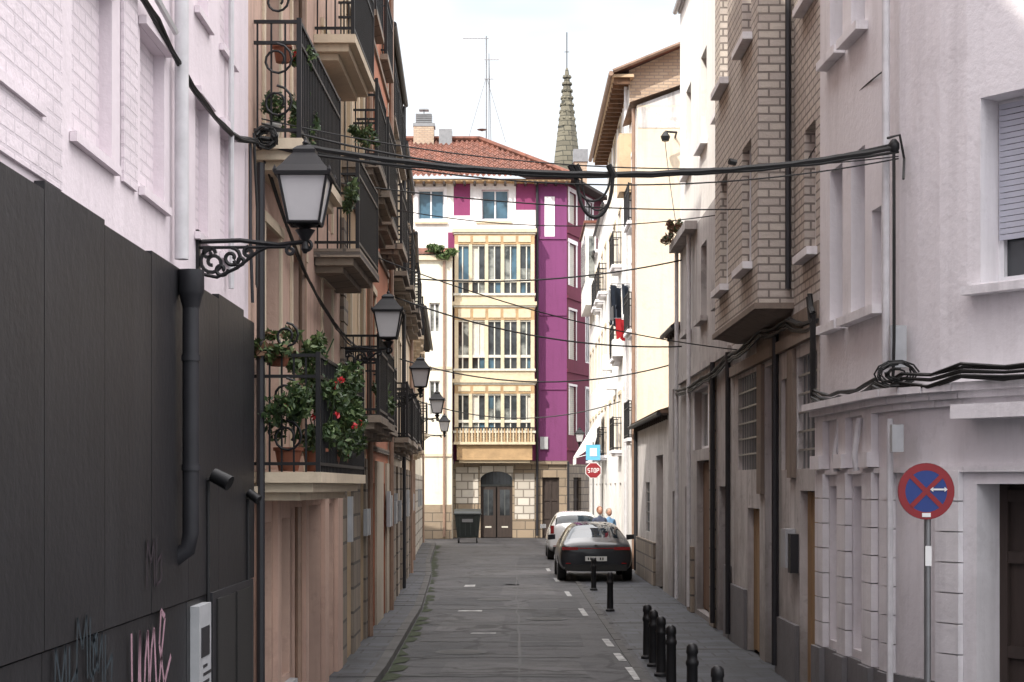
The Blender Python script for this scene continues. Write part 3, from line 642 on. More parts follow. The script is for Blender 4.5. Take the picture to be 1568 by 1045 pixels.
o.lathe('body', 'spire', (cx, cy, 0), prof, 8, R(22.5))
for k in range(8):
    a = R(22.5)+k*math.pi/4
    for j in range(24):
        t = j/24; r = 2.3+(.22-2.3)*t+.05; z = 31.2+19.8*t
        if r < .3: continue
        p = (cx+r*math.cos(a), cy+r*math.sin(a), z); o.lathe('crockets', 'spire', p, [(.05, -.12), (.22, 0), (.18, .2), (.02, .3)], 5)
for k in range(8):
    a = k*math.pi/4
    for (z, s_) in ((33.5, 1.1), (36.5, 1), (39.2, .9), (41.8, .8), (45, .6)):
        t = (z-31.2)/19.8; r = (2.3-2.08*t)*.924+.02; c_ = Vector((cx+r*math.cos(a), cy+r*math.sin(a), z)); tn = Vector((-math.sin(a), math.cos(a), 0)); u_ = Vector((-.1*math.cos(a), -.1*math.sin(a), 1))
        o.poly('openings', 'dark', [c_-tn*.25*s_, c_+tn*.25*s_, c_+tn*.25*s_+u_*1.1*s_, c_+u_*1.6*s_, c_-tn*.25*s_+u_*1.1*s_])
o.tube('cross', 'iron', [(cx,cy,51),(cx,cy,55.5)], .06, 5); o.tube('cross', 'iron', [(cx-.3,cy,53.2),(cx+.3,cy,53.2)], .04, 5)
o.done()

# ------------------------------------------------------------------ RIGHT ROW
def RF(x0, a, x1, b): return Fr((x0, a), (x1, b), a, b, (-1, 0))
P = [(3.30, 18.28), (3.42, 15.7), (3.47, 15.3), (3.56, 14.98), (3.68, 14.68), (3.84, 14.4), (4.64, 13.3), (6.6, 11.2), (9.5, 9.5)]
o = Ob('white_corner_building'); frs = []
for a, b in zip(P, P[1:]):
    d = Vector((b[0]-a[0], b[1]-a[1])); Ls = d.length; frs.append((Fr(a, b, 0, Ls, (d.y, -d.x)), Ls))
for i, (F, Ls) in enumerate(frs):
    ops = []
    if i == 0:
        for t in (.45, 1.35):
            for z in (3.98, 6.75, 9.4): ops.append((t, t+.55, z, z+1.6, 'win', {'sill': 'white_trim', 'depth': .25, 'frame': 'blind', 'glass': 'glassc'}))
        ops.append((2.15, 2.5, 3.98, 4.9, 'win', {'sill': 'white_trim', 'depth': .2}))
        ops += [(.45, .98, .7, 2.3, 'panel', {'mat': 'white_pl', 'depth': .22}), (1.45, 1.98, .7, 2.3, 'panel', {'mat': 'white_pl', 'depth': .22})]
    if i == 5:
        ops.append((.14, .98, 4.0, 5.55, 'win', {'depth': .3, 'frame': 'wframe', 'blind': .76, 'glass': 'glass'}))
        ops.append((.14, .98, 7, 8.5, 'win', {'depth': .3, 'blind': .5}))
        ops.append((.10, Ls-.02, 0, 2.32, 'door', {'depth': .35, 'wood': 'dkwood'}))
    if i == 6: ops.append((.02, 2.2, 0, 2.32, 'dark', {'depth': .6})); ops.append((.7, 1.7, 4, 5.5, 'win', {'depth': .3}))
    wall(o, F, 0, Ls, 0, 11, ops, 'white_pl')
    def ext(m, z0, z1, pr, part='trim'): F.box(o, part, m, 0, Ls, z0, z1, .003, pr)
    ext('white_trim', 2.98, 3.04, .06); ext('white_trim', 3.04, 3.10, .12); ext('white_trim', 3.10, 3.17, .2)
    ext('white_trim', 2.42, 2.47, .05)
    if i < 5: ext('plinth', 0, .62, .05, 'plinth')
    ext('white_trim', 10.8, 11, .3)
    if i == 5: F.box(o, 'trim', 'white_trim', .04, 1.1, 3.90, 3.97, .003, .14)
F, Ls = frs[5]; F.box(o, 'entrance_hood', 'white_trim', .05, Ls, 2.86, 2.979, .003, .28)
F, Ls = frs[6]; F.box(o, 'entrance_hood', 'white_trim', 0, Ls, 2.86, 2.979, .003, .28)
F, Ls = frs[0]
for t in (.06, 1.04, 2.04):
    for k in range(7):
        z0 = .62+k*.26; F.box(o, 'pilasters', 'white_trim', t, t+.36, z0, z0+.25, .003, .07)
    F.box(o, 'pilasters', 'plinth', t-.02, t+.38, 0, .61, .052, .11)
    F.box(o, 'pilasters', 'white_trim', t-.03, t+.39, 2.48, 2.62, .003, .12); F.box(o, 'pilasters', 'white_trim', t, t+.36, 2.62, 2.979, .003, .07)
for fi, t in ((1, .05), (4, .0)):
    F = frs[fi][0]
    for k in range(7): z0 = .62+k*.26; F.box(o, 'pilasters', 'white_trim', t, t+.28, z0, z0+.25, .003, .06)
    F.box(o, 'pilasters', 'plinth', t, t+.3, 0, .61, .052, .09)
o.poly('roof', 'tile2', [(p[0], p[1], 11) for p in P]+[(9.5, 18.28, 11)])
o.poly('walls', 'white_pl', [(3.3,18.28,0),(9.5,18.28,0),(9.5,18.28,11),(3.3,18.28,11)])
px, py = 3.36, 15.15
o.tube('downpipe', 'whpipe', [(px-.02,py+.1,11),(px-.02,py+.1,3.3)], .035, 10); o.tube('downpipe', 'whpipe', [(px+.0,py+.02,2.9),(px+.0,py+.02,.3)], .03, 8)
o.box('meter_cabinet', 'meter', 3.34, 3.48, 15.05, 15.12, 3.35, 3.72); o.box('meter_cabinet', 'meter', 3.32, 3.42, 14.9, 15.0, 2.6, 2.84)
for y_ in (17.2, 16.2): o.tube('downpipe', 'whpipe', [(3.3,y_,2.95),(3.25,y_,2.6),(3.27,y_,2.45)], .03, 8)
o.done()

o = Ob('brick_bay_building'); F = RF(3.3, 18.3, 3.3, 25.6)
g = {'depth': .2}
ops = [(18.45, 19.75, 2.5, 3.78, 'grid', g), (22.75, 24.9, 2.53, 3.86, 'grid', g), (18.4, 19.55, 0, 2.25, 'planks', {'depth': .12}), (22.75, 23.9, .0, 2.0, 'planks', {'depth': .12}), (21.15, 22.25, 0, 3.85, 'planks', {'wood': 'dkwood', 'depth': .2}), (20.3, 20.9, 2.5, 3.6, 'panel', {'mat': 'brownst', 'depth': .05})]
wall(o, F, 18.3, 25.6, 0, 4.4, ops, 'dirtywhite')
ops = []
for z in (4.9, 7.7, 10.5): ops.append((18.55, 19.25, z, z+1.4, 'win', {'frame': 'wframe', 'sill': 'white_trim'}))
wall(o, F, 18.3, 25.6, 4.4, 12.5, ops, 'bay_brick'); shell(o, F, 18.3, 25.6, 12.5, 8, 'bay_brick')
FB = RF(2.88, 20, 2.88, 24.2); ops = []
for z in (5.0, 7.75, 10.5):
    for (a, b) in ((20.55, 21.35), (22.8, 23.6)): ops.append((a, b, z, z+1.5, 'shutter' if z > 5 else 'win', {'frame': 'wframe', 'sill': 'white_trim', 'depth': .15}))
wall(o, FB, 20, 24.2, 4.45, 12.5, ops, 'bay_brick')
for y_ in (20, 24.2): o.poly('walls', 'bay_brick', [(2.88,y_,4.45),(3.3,y_,4.45),(3.3,y_,12.5),(2.88,y_,12.5)])
o.box('bay_base', 'brownst', 2.84, 3.3, 19.96, 24.24, 4.38, 4.449); o.hexa('bay_base', 'brownst', [(3.15,20.2,4.3),(3.298,20.2,4.3),(3.298,24,4.3),(3.15,24,4.3),(2.9,20.02,4.378),(3.298,20.02,4.378),(3.298,24.18,4.378),(2.9,24.18,4.378)])
F.box(o, 'trim', 'brownst', 18.32, 25.58, 3.92, 4.06, .003, .07); F.box(o, 'base', 'plinth', 19.6, 21.1, 0, .7, .003, .05); F.box(o, 'base', 'plinth', 23.95, 25.6, 0, .85, .003, .05)
F.box(o, 'trim', 'brownst', 18.32, 22.9, 4.065, 4.3, .003, .02)
F.box(o, 'trim', 'brownst', 19.8, 20.2, 2.4, 3.9, .003, .05); F.box(o, 'trim', 'brownst', 22.3, 22.7, 2.2, 3.9, .003, .05)
o.tube('downpipe', 'dkpipe', [(3.24,21.0,4.2),(3.24,21.0,.1)], .045, 8); o.tube('downpipe', 'dkpipe', [(3.22,25.45,4.3),(3.22,25.45,.1)], .04, 8); o.tube('downpipe', 'dkpipe', [(3.22,19.9,12),(3.22,19.9,4.6)], .035, 8)
F.box(o, 'meter_cabinet', 'meter', 19.85, 20.2, 1.35, 1.8, .003, .12)
F.box(o, 'switch', 'dkpipe', 19.62, 19.8, 1.3, 1.75, .003, .1)
o.done()

o = Ob('grey_rendered_building'); F = RF(3.3, 25.6, 3.32, 33.7)
ops = [(28.6, 30.9, 2.95, 4.0, 'win', {'frame': 'wframe', 'trim': 'white_trim', 'glass': 'glassc'}), (28.5, 30.6, .1, 2.75, 'planks', {'wood': 'brwood', 'depth': .15}), (26.3, 27.2, 0, 2.3, 'door', {'wood': 'dkwood'}), (31.8, 32.7, 0, 2.3, 'door', {'wood': 'greywood'})]
wall(o, F, 25.6, 33.7, 0, 4.6, ops, 'greywall')
ops = []
for (a, b) in ((26.4, 27.3), (29, 29.9), (31.6, 32.5)): ops.append((a, b, 5.2, 6.5, 'win', {'frame': 'wframe', 'sill': 'greywall'}))
wall(o, F, 25.6, 33.7, 4.6, 7.0, ops, 'greywall'); ops = []
for (a, b) in ((26.4, 27.3), (29, 29.9), (31.6, 32.5)): ops.append((a, b, 8.2, 9.8, 'win', {'frame': 'dkwood', 'sill': 'white_trim', 'glass': 'glass'}))
wall(o, F, 25.6, 33.7, 7.0, 11.6, ops, 'sun_white'); shell(o, F, 25.6, 33.7, 11.6, 6, 'sun_white')
F.box(o, 'trim', 'greywall', 30.5, 33.7, 6.9, 7.05, .003, .22); F.box(o, 'trim', 'greywall', 25.65, 33.7, 4.3, 4.42, .003, .06)
eave(o, F, 25.6, 33.7, 11.6, .04, 'white_trim', 'white_trim', 'whpipe'); F.box(o, 'trim', 'stone', 27.6, 28.2, 0, 4.2, .003, .05); F.box(o, 'base', 'plinth', 25.62, 26.2, 0, 1.1, .003, .06); F.box(o, 'base', 'stone', 30.95, 31.7, 0, 1.2, .003, .07)
for y_, z1, m_ in ((27.5, 4.3, 'dkpipe'), (31.2, 7, 'whpipe'), (33.5, 7, 'whpipe')): o.tube('downpipe', m_, [(3.23,y_,z1),(3.23,y_,.1)], .04, 8)
o.done()
o = Ob('ledge_plant'); shrub(o, (3.12, 32.8, 7.2), (.17, .8, .16), 600, .05, ('leaf1', 'brwood', 'brwood')); o.done()
o = Ob('grey_stone_house'); F = RF(3.32, 33.7, 3.32, 36.2)
wall(o, F, 33.7, 36.2, 0, 5.4, [(34.5, 35.3, 0, 2.2, 'door', {'wood': 'dkwood'}), (34.5, 35.3, 3, 4.3, 'win', {})], 'greywall'); shell(o, F, 33.7, 36.2, 5.4, 6, 'greywall'); eave(o, F, 33.7, 36.2, 5.4, .08)
o.done()
o = Ob('low_garage_building'); F = RF(3.32, 36.2, 3.3, 45)
wall(o, F, 36.2, 45, 0, 3.9, [(37.5, 39.2, 0, 3.0, 'planks', {'wood': 'brwood'}), (41, 42.2, 1.2, 2.4, 'grid', {})], 'dirtywhite')
o.poly('roof', 'tile2', [(3.1,36.2,3.92),(3.1,45,3.92),(6.2,45,4.9),(6.2,36.2,4.9)]); F.box(o, 'base', 'stone', 39.3, 45, 0, 1.0, .003, .06); eave(o, F, 36.2, 44.98, 3.78, .15)
o.tube('downpipe', 'dkpipe', [(3.24,44.7,3.8),(3.24,44.7,.1)], .05, 8); o.done()
o = Ob('yellow_gable_house'); F = Fr((3.3, 45), (9, 45), 3.3, 9, (0, -1)); S = RF(3.3, 45, 3.3, 48)
F.quad(o, 'walls', 'yellow', 3.3, 9, 0, 12.35, 0); o.poly('walls', 'dirtywhite', [(3.3,45,12.35),(9,45,12.35),(9,45,13.6),(5.2,45,13.05)])
wall(o, S, 45, 48, 0, 12.35, [(45.9, 46.8, z, z+1.9, 'french', {'frame': 'wframe', 'trim': 'white_trim'}) for z in (3.6, 6.5, 9.4)]+[(45.9, 46.9, 0, 2.3, 'door', {})], 'sun_white')
for z in (3.6, 6.5, 9.4): balcony(o, S, 45.5, 47.2, z, .22, slab='white_trim')
o.poly('roof', 'tile2', [(3.1,44.85,12.4),(5.2,44.85,13.12),(9,44.85,13.7),(9,48,13.7),(5.2,48,13.12),(3.1,48,12.4)])
F.box(o, 'stain_band', 'dirtywhite', 3.32, 4.6, 11.75, 12.3, .003, .012)
o.tube('downpipe', 'brpipe', [(3.22,45.2,12.3),(3.22,45.2,.1)], .05, 8)
S.box(o, 'balcony_canopy', 'ochre', 46.9, 48, 10.4, 12.0, .003, .35)
o.tube('bracket', 'iron', [(4.3,45,11.5),(4.3,44.6,11.55),(4.0,44.5,11.55)], .03, 6); o.lathe('bracket', 'iron', (4.0,44.5,11.3), [(.09, 0), (.13, .12), (.04, .25)], 10)
o.done()
o = Ob('tall_brick_gable_house'); F = Fr((3.3, 48), (10, 48), 3.3, 10, (0, -1)); S = RF(3.3, 48, 3.35, 60)
F.quad(o, 'walls', 'brick_g', 3.3, 10, 0, 14.0, 0); o.poly('walls', 'brick_g', [(3.3,48,14.0),(10,48,14),(7,48,15.6)])
ops = []
for k in range(4):
    a = 49+k*2.8
    for z in (3.4, 6.2, 9.0, 11.7): ops.append((a, a+1.0, z, z+1.7, 'french' if z < 11 else 'win', {'frame': 'wframe', 'trim': 'cream'}))
    ops.append((a, a+1.0, 0, 2.4, 'door', {'wood': random.choice(['brwood', 'dkwood'])}))
wall(o, S, 48, 60, 0, 14, ops, 'sun_white')
for k in range(4):
    for z in (3.4, 6.2, 9.0):
        if (k+int(z)) % 3 == 1: balcony(o, S, 48.7+k*2.8, 50.3+k*2.8, z, .3, slab='white_trim')
S.box(o, 'soffit', 'ochre', 47.6, 60.2, 13.72, 13.8, -.1, .5)
y = 47.7
while y < 60: S.box(o, 'soffit', 'brwood', y, y+.12, 13.55, 13.718, .003, .45); y += .6
o.poly('roof', 'tile', [(2.8,47.5,13.85),(2.8,60.2,13.85),(7,60.2,15.55),(7,47.5,15.55)]); o.poly('roof', 'tile', [(10.3,47.5,14),(10.3,60.2,14),(7,60.2,15.55),(7,47.5,15.55)])
o.tube('roof', 'tile2', [(2.82,47.5,13.86),(7,47.5,15.56)], .06, 6); o.tube('gutter', 'brpipe', [(2.76,47.5,13.8),(2.76,60.2,13.8)], .07, 8)
o.tube('downpipe', 'whpipe', [(3.22,48.3,13.6),(3.22,48.3,.1)], .05, 8)
for y_ in (51, 54.2, 57): S.box(o, 'air_conditioner', 'plwhite', y_, y_+.7, 5.2+y_ % 2, 5.7+y_ % 2, .003, .3)
o.poly('walls', 'sun_white', [(3.35,60,0),(10,60,0),(10,60,14),(3.35,60,14)])
o.done()
def rwhite(name, x0, a, x1, b, z1, m, bal=(3.4, 6.3, 9.2), bp=.3):
    o = Ob(name); S = RF(x0, a, x1, b); ops = []; k = int((b-a)/2.6)
    for i in range(k):
        c_ = a+.6+i*2.6
        for z in (3.4, 6.3, 9.2, 12.1):
            if z+1.9 < z1: ops.append((c_, c_+.95, z, z+1.7, 'french', {'frame': 'wframe', 'trim': 'cream'}))
        ops.append((c_, c_+1, 0, 2.4, 'door', {'wood': random.choice(['brwood', 'greywood'])}))
    wall(o, S, a, b, 0, z1, ops, m); shell(o, S, a, b, z1, 7, m, 'tile')
    for i in range(k):
        for z in bal:
            if z+1.9 < z1: balcony(o, S, a+.3+i*2.6, a+1.9+i*2.6, z, bp, slab='white_trim')
    eave(o, S, a, b, z1, .1, 'white_trim', 'white_trim'); return o, S
o, S = rwhite('white_balcony_house', 3.35, 60, 3.42, 68, 12.2, 'sun_white', (3.4, 9.2)); o.done()
o, S = rwhite('white_end_house', 3.42, 68, 3.45, 76.3, 11.6, 'sun_white', (3.4,), .2)
S.box(o, 'upper_gallery', 'sun_white', 69.5, 74.5, 9.7, 13.0, .003, .42); S.box(o, 'upper_gallery', 'tile', 69.3, 74.7, 13.0, 13.1, -.2, .5)
for k in range(4): S.box(o, 'upper_gallery', 'glassc', 69.8+k*1.2, 70.7+k*1.2, 10.7, 12.6, .422, .44)
o.box('upper_gallery', 'glassc', 3.12, 3.36, 69.48, 69.497, 10.8, 12.5)
o.done()

# ------------------------------------------------------------------ street lamps
def lamp(x, y, z, ln, s=1):
    o = Ob('street_lamp'); lx = x+s*ln
    o.box('wall_plate', 'iron', min(x, x+s*.02), max(x, x+s*.02), y-.04, y+.04, z-.22, z+.1)
    o.tube('arm', 'iron', [(x, y, z+.02), (x+s*ln*.4, y, z+.03), (x+s*ln*.75, y, z), (lx, y, z+.02)], .017, 6)
    o.tube('arm', 'iron', [(x, y, z-.02), (lx-s*.12, y, z-.015)], .012, 6)
    def spiral(cx_, cz, r0, turns, a0, dr=1, rr=.014):
        pts = []
        for i in range(int(turns*14)+1):
            a = a0+dr*i/14*2*math.pi; r = r0*(1-.8*i/(turns*14)); pts.append((cx_+s*r*math.cos(a), y, cz+r*math.sin(a)))
        o.tube('scrolls', 'iron', pts, rr, 5)
    spiral(x+s*.11, z-.12, .095, 1.5, math.pi*.5); spiral(x+s*.24, z-.09, .07, 1.4, math.pi*.5, -1); spiral(x+s*.08, z-.06, .05, 1.2, 0); spiral(x+s*.36, z-.05, .04, 1.3, math.pi*.5)
    spiral(x+s*.17, z-.17, .05, 1.2, 0, -1); spiral(x+s*.30, z-.11, .04, 1.1, math.pi)
    o.tube('scrolls', 'iron', [(x+s*.02, y, z-.2), (x+s*.14, y, z-.225), (x+s*.28, y, z-.16), (x+s*.42, y, z-.05), (x+s*.5, y, z-.01)], .013, 5)
    spiral(lx-s*.1, z-.04, .035, 1.2, math.pi*.5); spiral(lx+s*.01, z+.0, .04, 1.2, -math.pi*.5)
    o.lathe('stem', 'iron', (lx, y, z), [(.012, -.06), (.03, -.03), (.02, .02), (.05, .07), (.07, .10), (.03, .115), (.09, .135), (.09, .15)], 12)
    b0, t0 = z+.15, z+.46
    def sq(h, zz): return [(lx-h, y-h, zz), (lx+h, y-h, zz), (lx+h, y+h, zz), (lx-h, y+h, zz)]
    A = sq(.100, b0); B = sq(.158, t0)
    for i in range(4): o.poly('glass', 'lampgl', [A[i], A[(i+1) % 4], B[(i+1) % 4], B[i]])
    A = sq(.106, b0-.005); B = sq(.165, t0+.005)
    for i in range(4):
        o.tube('frame', 'iron', [A[i], B[i]], .010, 5); o.tube('frame', 'iron', [A[i], A[(i+1) % 4]], .011, 5); o.tube('frame', 'iron', [B[i], B[(i+1) % 4]], .012, 5)
    prev = None
    for (h, zz) in ((.19, t0-.005), (.195, t0+.02), (.15, t0+.07), (.105, t0+.13), (.075, t0+.165), (.078, t0+.19), (.05, t0+.215), (.015, t0+.23)):
        q = sq(h, zz)
        if prev:
            for i in range(4): o.poly('hood', 'iron', [prev[i], prev[(i+1) % 4], q[(i+1) % 4], q[i]])
        prev = q
    o.poly('hood', 'iron', sq(.19, t0-.005)); o.lathe('finial', 'iron', (lx, y, t0+.225), [(.012, 0), (.022, .02), (.008, .04), (.003, .07)], 8)
    for (sx, sy) in ((-1, -1), (1, -1), (1, 1), (-1, 1)): o.lathe('finial', 'iron', (lx+sx*.185, y+sy*.185, t0+.01), [(.012, 0), (.016, .02), (.002, .05)], 6)
    o.done()
for (y_, ln) in ((11.8, .75), (21.0, .58), (31.3, .55), (42.5, .72), (56.5, .95)): lamp(XL(y_), y_, 3.97 if y_ < 15 else 3.98, ln)
lamp(3.4, 67, 3.9, .75, -1)

# ------------------------------------------------------------------ cables
def wire(o, a, b, sag, r, n=24, wob=0):
    a = Vector(a); b = Vector(b); pts = []
    for i in range(n+1):
        t = i/n; p = a.lerp(b, t); p.z -= sag*4*t*(1-t)+(random.uniform(-wob, wob) if 0 < i < n else 0); pts.append(p)
    o.tube('cable', 'cable', pts, r, 6)
o = Ob('overhead_cable')
wire(o, (-2.12, 14.3, 5.22), (3.42, 15.1, 5.3), .27, .024, 40, .005); wire(o, (-2.12, 14.3, 5.16), (3.42, 15.1, 5.26), .24, .014, 40, .007); wire(o, (-2.1, 14.3, 5.34), (3.42, 15.1, 5.34), .36, .010, 30); wire(o, (-2.1, 14.3, 5.38), (3.42, 15.1, 5.22), .24, .006, 30); wire(o, (-2.1, 14.3, 5.2), (3.42, 15.1, 5.2), .3, .007, 30)
for (x0, x1, zb, r) in ((.56, .87, 4.62, .018), (.54, .85, 4.76, .011), (.60, .88, 4.68, .008)):
    pts = []
    for k in range(17):
        a = k/16; xx = x0+(x1-x0)*(.5-.5*math.cos(math.pi*a)); pts.append((xx, 14.72, 5.03-(5.03-zb)*math.sin(math.pi*a)**.8))
    o.tube('cable', 'cable', pts, r, 6)
for x_ in (.53, .58, .86, -1.2, 1.9): o.tube('cable', 'cable', [(x_-.03, 14.7, 5.07 if abs(x_) < 1 else 5.1), (x_+.03, 14.72, 4.96 if abs(x_) < 1 else 5.09)], .028, 6)
o.done()
for (a, b, sag, r) in (((-2.3,33,6.35),(3.3,33.2,6.7),.22,.016), ((-2.2,32,5.85),(3.3,33.2,5.02),.28,.016), ((-2.4,36,5.0),(3.3,36,4.85),.42,.016), ((-3.0,52,4.95),(3.35,52,4.9),.55,.018),
                       ((-2.1,20.5,5.95),(3.3,21.5,5.8),.12,.009), ((4.0,44.6,11.3),(3.35,33.6,6.8),.2,.011), ((3.3,22,5.4),(3.4,15.6,6.1),-.3,.007), ((-2.2,28,6.9),(3.3,27,6.6),.25,.009), ((-2.1,24,5.6),(3.3,25,4.3),.2,.009)):
    o = Ob('overhead_wire'); wire(o, a, b, sag, r); o.done()
o = Ob('facade_cable_bundle')
def bundle(pts, r, n=4, sp=.03):
    for k in range(n):
        off = Vector((random.uniform(-sp, sp)*.4, 0, random.uniform(-sp, sp)))
        q = []
        for a, b in zip(pts, pts[1:]):
            a = Vector(a); b = Vector(b); m_ = max(2, int((b-a).length/.35))
            for i in range(m_):
                t = i/m_; p = a.lerp(b, t)+off; p.z -= .05*math.sin(math.pi*t)+random.uniform(-.014, .014); q.append(p)
        q.append(Vector(pts[-1])+off); o.tube('cable', 'cable', q, r, 5)
bundle([(-2.12,8,5.32),(-2.12,10.2,5.1),(-2.12,12.2,4.95),(-2.12,14.0,5.15),(-2.1,14.6,5.3)], .011, 4)
o.tube('cable', 'plwhite', [(-2.09,8,5.33),(-2.09,9.5,5.22),(-2.09,10.6,5.12)], .022, 6)
bundle([(-2.12,14.0,5.2),(-2.1,14.05,4.6),(-2.1,14.02,3.95)], .009, 4, .02)
bundle([(-2.1,14.4,5.1),(-2.05,17,4.4),(-2.02,20.8,4.1),(-2.1,25,4.3),(-2.12,30,4.2)], .010, 3)
bundle([(3.38,15.1,5.35),(3.36,15.0,4.6),(3.36,15.0,3.6),(3.35,15.0,3.25)], .012, 4, .02)
bundle([(3.25,18.3,4.05),(3.22,20,4.22),(3.2,22,4.28),(3.23,25.5,4.22),(3.22,29,4.1),(3.22,33.5,4.15)], .016, 7, .07)
bundle([(3.22,18.25,4.1),(3.22,18.25,3.3),(3.25,17,3.2),(3.3,15.5,3.24),(3.4,14.9,3.24),(3.72,14.15,3.26),(4.5,13.05,3.28),(5.6,11.9,3.32)], .015, 7, .06)
bundle([(3.22,18.4,4.1),(3.2,18.5,4.3),(3.22,18.4,4.0)], .03, 4, .1)
for k in range(9):
    c_ = Vector((3.36, 14.9, 3.28)); rr = random.uniform(.04, .12); a0 = random.random()*6
    o.tube('cable', 'cable', [c_+Vector((rr*math.cos(a0+i*.6)*1.6, random.uniform(-.04, .04), rr*math.sin(a0+i*.6))) for i in range(random.randint(5, 10))], .009, 5)
for k in range(7):
    c_ = Vector((-2.05, 14.2, 5.2)); rr = random.uniform(.04, .1); a0 = random.random()*6
    o.tube('cable', 'cable', [c_+Vector((rr*math.cos(a0+i*.6), random.uniform(-.05, .05), rr*math.sin(a0+i*.6))) for i in range(9)], .011, 5)
o.lathe('insulator', 'iron', (3.38, 15.1, 5.25), [(.03, 0), (.05, .04), (.05, .08), (.02, .12)], 10)
o.tube('cable', 'cable', [(3.3,15.0,5.36),(3.42,15.05,5.40),(3.47,15.1,5.2),(3.44,15.0,5.0)], .012, 5)
o.done()

# ------------------------------------------------------------------ signs
M['sred'] = plain('sign_red', (.24, .012, .018), .4, 0, .15); M['sblue'] = plain('sign_blue', (.015, .04, .20), .4, 0, .15); M['swhite'] = plain('sign_white', (.75, .75, .75), .4, 0, .05)
o = Ob('no_stopping_sign'); sx, sy, sz = 3.325, 13.7, 2.26
def disc(part, m, r, y_, seg=40, r0=0):
    for k in range(seg):
        a = 2*math.pi*k/seg; b = 2*math.pi*(k+1)/seg
        P4 = lambda rr, t: (sx+rr*math.cos(t), y_, sz+rr*math.sin(t))
        o.poly(part, m, [P4(r, a), P4(r, b), P4(r0, b), P4(r0, a)] if r0 else [P4(r, a), P4(r, b), (sx, y_, sz)])
disc('face', 'metal', .228, sy+.012); disc('face', 'sblue', .17, sy); disc('face', 'sred', .226, sy-.001, 40, .168)
for k in range(40):
    a = 2*math.pi*k/40; b = 2*math.pi*(k+1)/40; o.poly('face', 'sred', [(sx+.228*math.cos(a),sy-.001,sz+.228*math.sin(a)),(sx+.228*math.cos(b),sy-.001,sz+.228*math.sin(b)),(sx+.228*math.cos(b),sy+.012,sz+.228*math.sin(b)),(sx+.228*math.cos(a),sy+.012,sz+.228*math.sin(a))])
def strip(part, m, x0, z0, x1, z1, wd, y_):
    d = Vector((x1-x0, z1-z0)).normalized(); q = Vector((-d.y, d.x))*wd
    o.poly(part, m, [(sx+x0-q.x,y_,sz+z0-q.y),(sx+x1-q.x,y_,sz+z1-q.y),(sx+x1+q.x,y_,sz+z1+q.y),(sx+x0+q.x,y_,sz+z0+q.y)])
strip('cross', 'sred', -.12, .12, .12, -.12, .019, sy-.003); strip('cross', 'sred', -.12, -.12, .12, .12, .019, sy-.005)
strip('marks', 'swhite', .05, .015, .15, .015, .007, sy-.008)
o.poly('marks', 'swhite', [(sx+.03,sy-.008,sz+.015),(sx+.055,sy-.008,sz+.035),(sx+.055,sy-.008,sz-.005)]); o.poly('marks', 'swhite', [(sx+.17,sy-.008,sz+.015),(sx+.145,sy-.008,sz+.035),(sx+.145,sy-.008,sz-.005)])
strip('marks', 'swhite', -.035, -.19, .035, -.19, .016, sy-.008)
o.tube('pole', 'metal', [(sx+.02, sy+.04, -.0), (sx+.02, sy+.04, sz+.16)], .028, 12)
o.box('clamp', 'metal', sx-.03, sx+.07, sy+.012, sy+.075, sz-.08, sz-.05); o.box('sticker', 'plwhite', sx-.005, sx+.045, sy+.006, sy+.011, sz-.6, sz-.44)
o.done()
o = Ob('stop_sign'); sx, sy, sz = 2.86, 60, 2.86
for rr, m_, y_ in ((.30, 'swhite', 60.0), (.275, 'sred', 59.99)):
    o.poly('plate', m_, [(sx+rr*math.cos(R(22.5)+k*math.pi/4), y_, sz+rr*math.sin(R(22.5)+k*math.pi/4)) for k in range(8)])
def seg(x0, z0, x1, z1): strip('letters', 'swhite', x0, z0, x1, z1, .012, 59.98)
for i, ch in enumerate('STOP'):
    x = -.19+i*.105; h = .07; w_ = .065
    S7 = {'S': [(x,-h,x+w_,-h),(x+w_,-h,x+w_,0),(x,0,x+w_,0),(x,0,x,h),(x,h,x+w_,h)], 'T': [(x,h,x+w_,h),(x+w_/2,-h,x+w_/2,h)], 'O': [(x,-h,x+w_,-h),(x,h,x+w_,h),(x,-h,x,h),(x+w_,-h,x+w_,h)], 'P': [(x,-h,x,h),(x,h,x+w_,h),(x+w_,0,x+w_,h),(x,0,x+w_,0)]}[ch]
    for q in S7: seg(*q)
M['cyan'] = plain('sign_light_blue', (.12, .42, .68), .4, 0, .1)
o.box('info_panel', 'cyan', sx-.26, sx+.24, 60.0, 60.02, sz+.36, sz+.9); o.box('info_panel', 'swhite', sx-.12, sx+.12, 59.985, 59.999, sz+.5, sz+.78)
o.tube('pole', 'metal', [(sx, 60.05, 0), (sx, 60.05, sz+1.0)], .03, 8); o.done()
o = Ob('white_awning')
M['canvas'] = plain('white_canvas', (.78, .77, .75), .8, 0, .1)
for i in range(6):
    y0 = 62+i*.45
    o.hexa('cloth', 'canvas', [(3.3,y0,4.95),(3.3,y0+.44,4.95),(2.35,y0+.44,3.35),(2.35,y0,3.35),(3.3,y0,4.99),(3.3,y0+.44,4.99),(2.31,y0+.44,3.37),(2.31,y0,3.37)])
    o.box('valance', 'canvas', 2.31, 2.33, y0, y0+.42, 3.1, 3.34)
o.poly('cloth', 'canvas', [(3.3,61.99,4.95),(2.33,61.99,3.34),(3.0,61.99,3.8)])
o.tube('frame', 'metal', [(3.3,62,3.6),(2.35,62,3.34)], .02, 6); o.done()
o = Ob('laundry_line'); M['cl_blue'] = plain('dark_cloth', (.02, .03, .05), .9); M['cl_red'] = plain('red_cloth', (.5, .02, .03), .9)
for k in range(4): o.tube('rack', 'metal', [(3.3, 47.6+k*.02, 7.95-k*.03), (2.75, 47.6+k*.9, 7.95)], .01, 4)
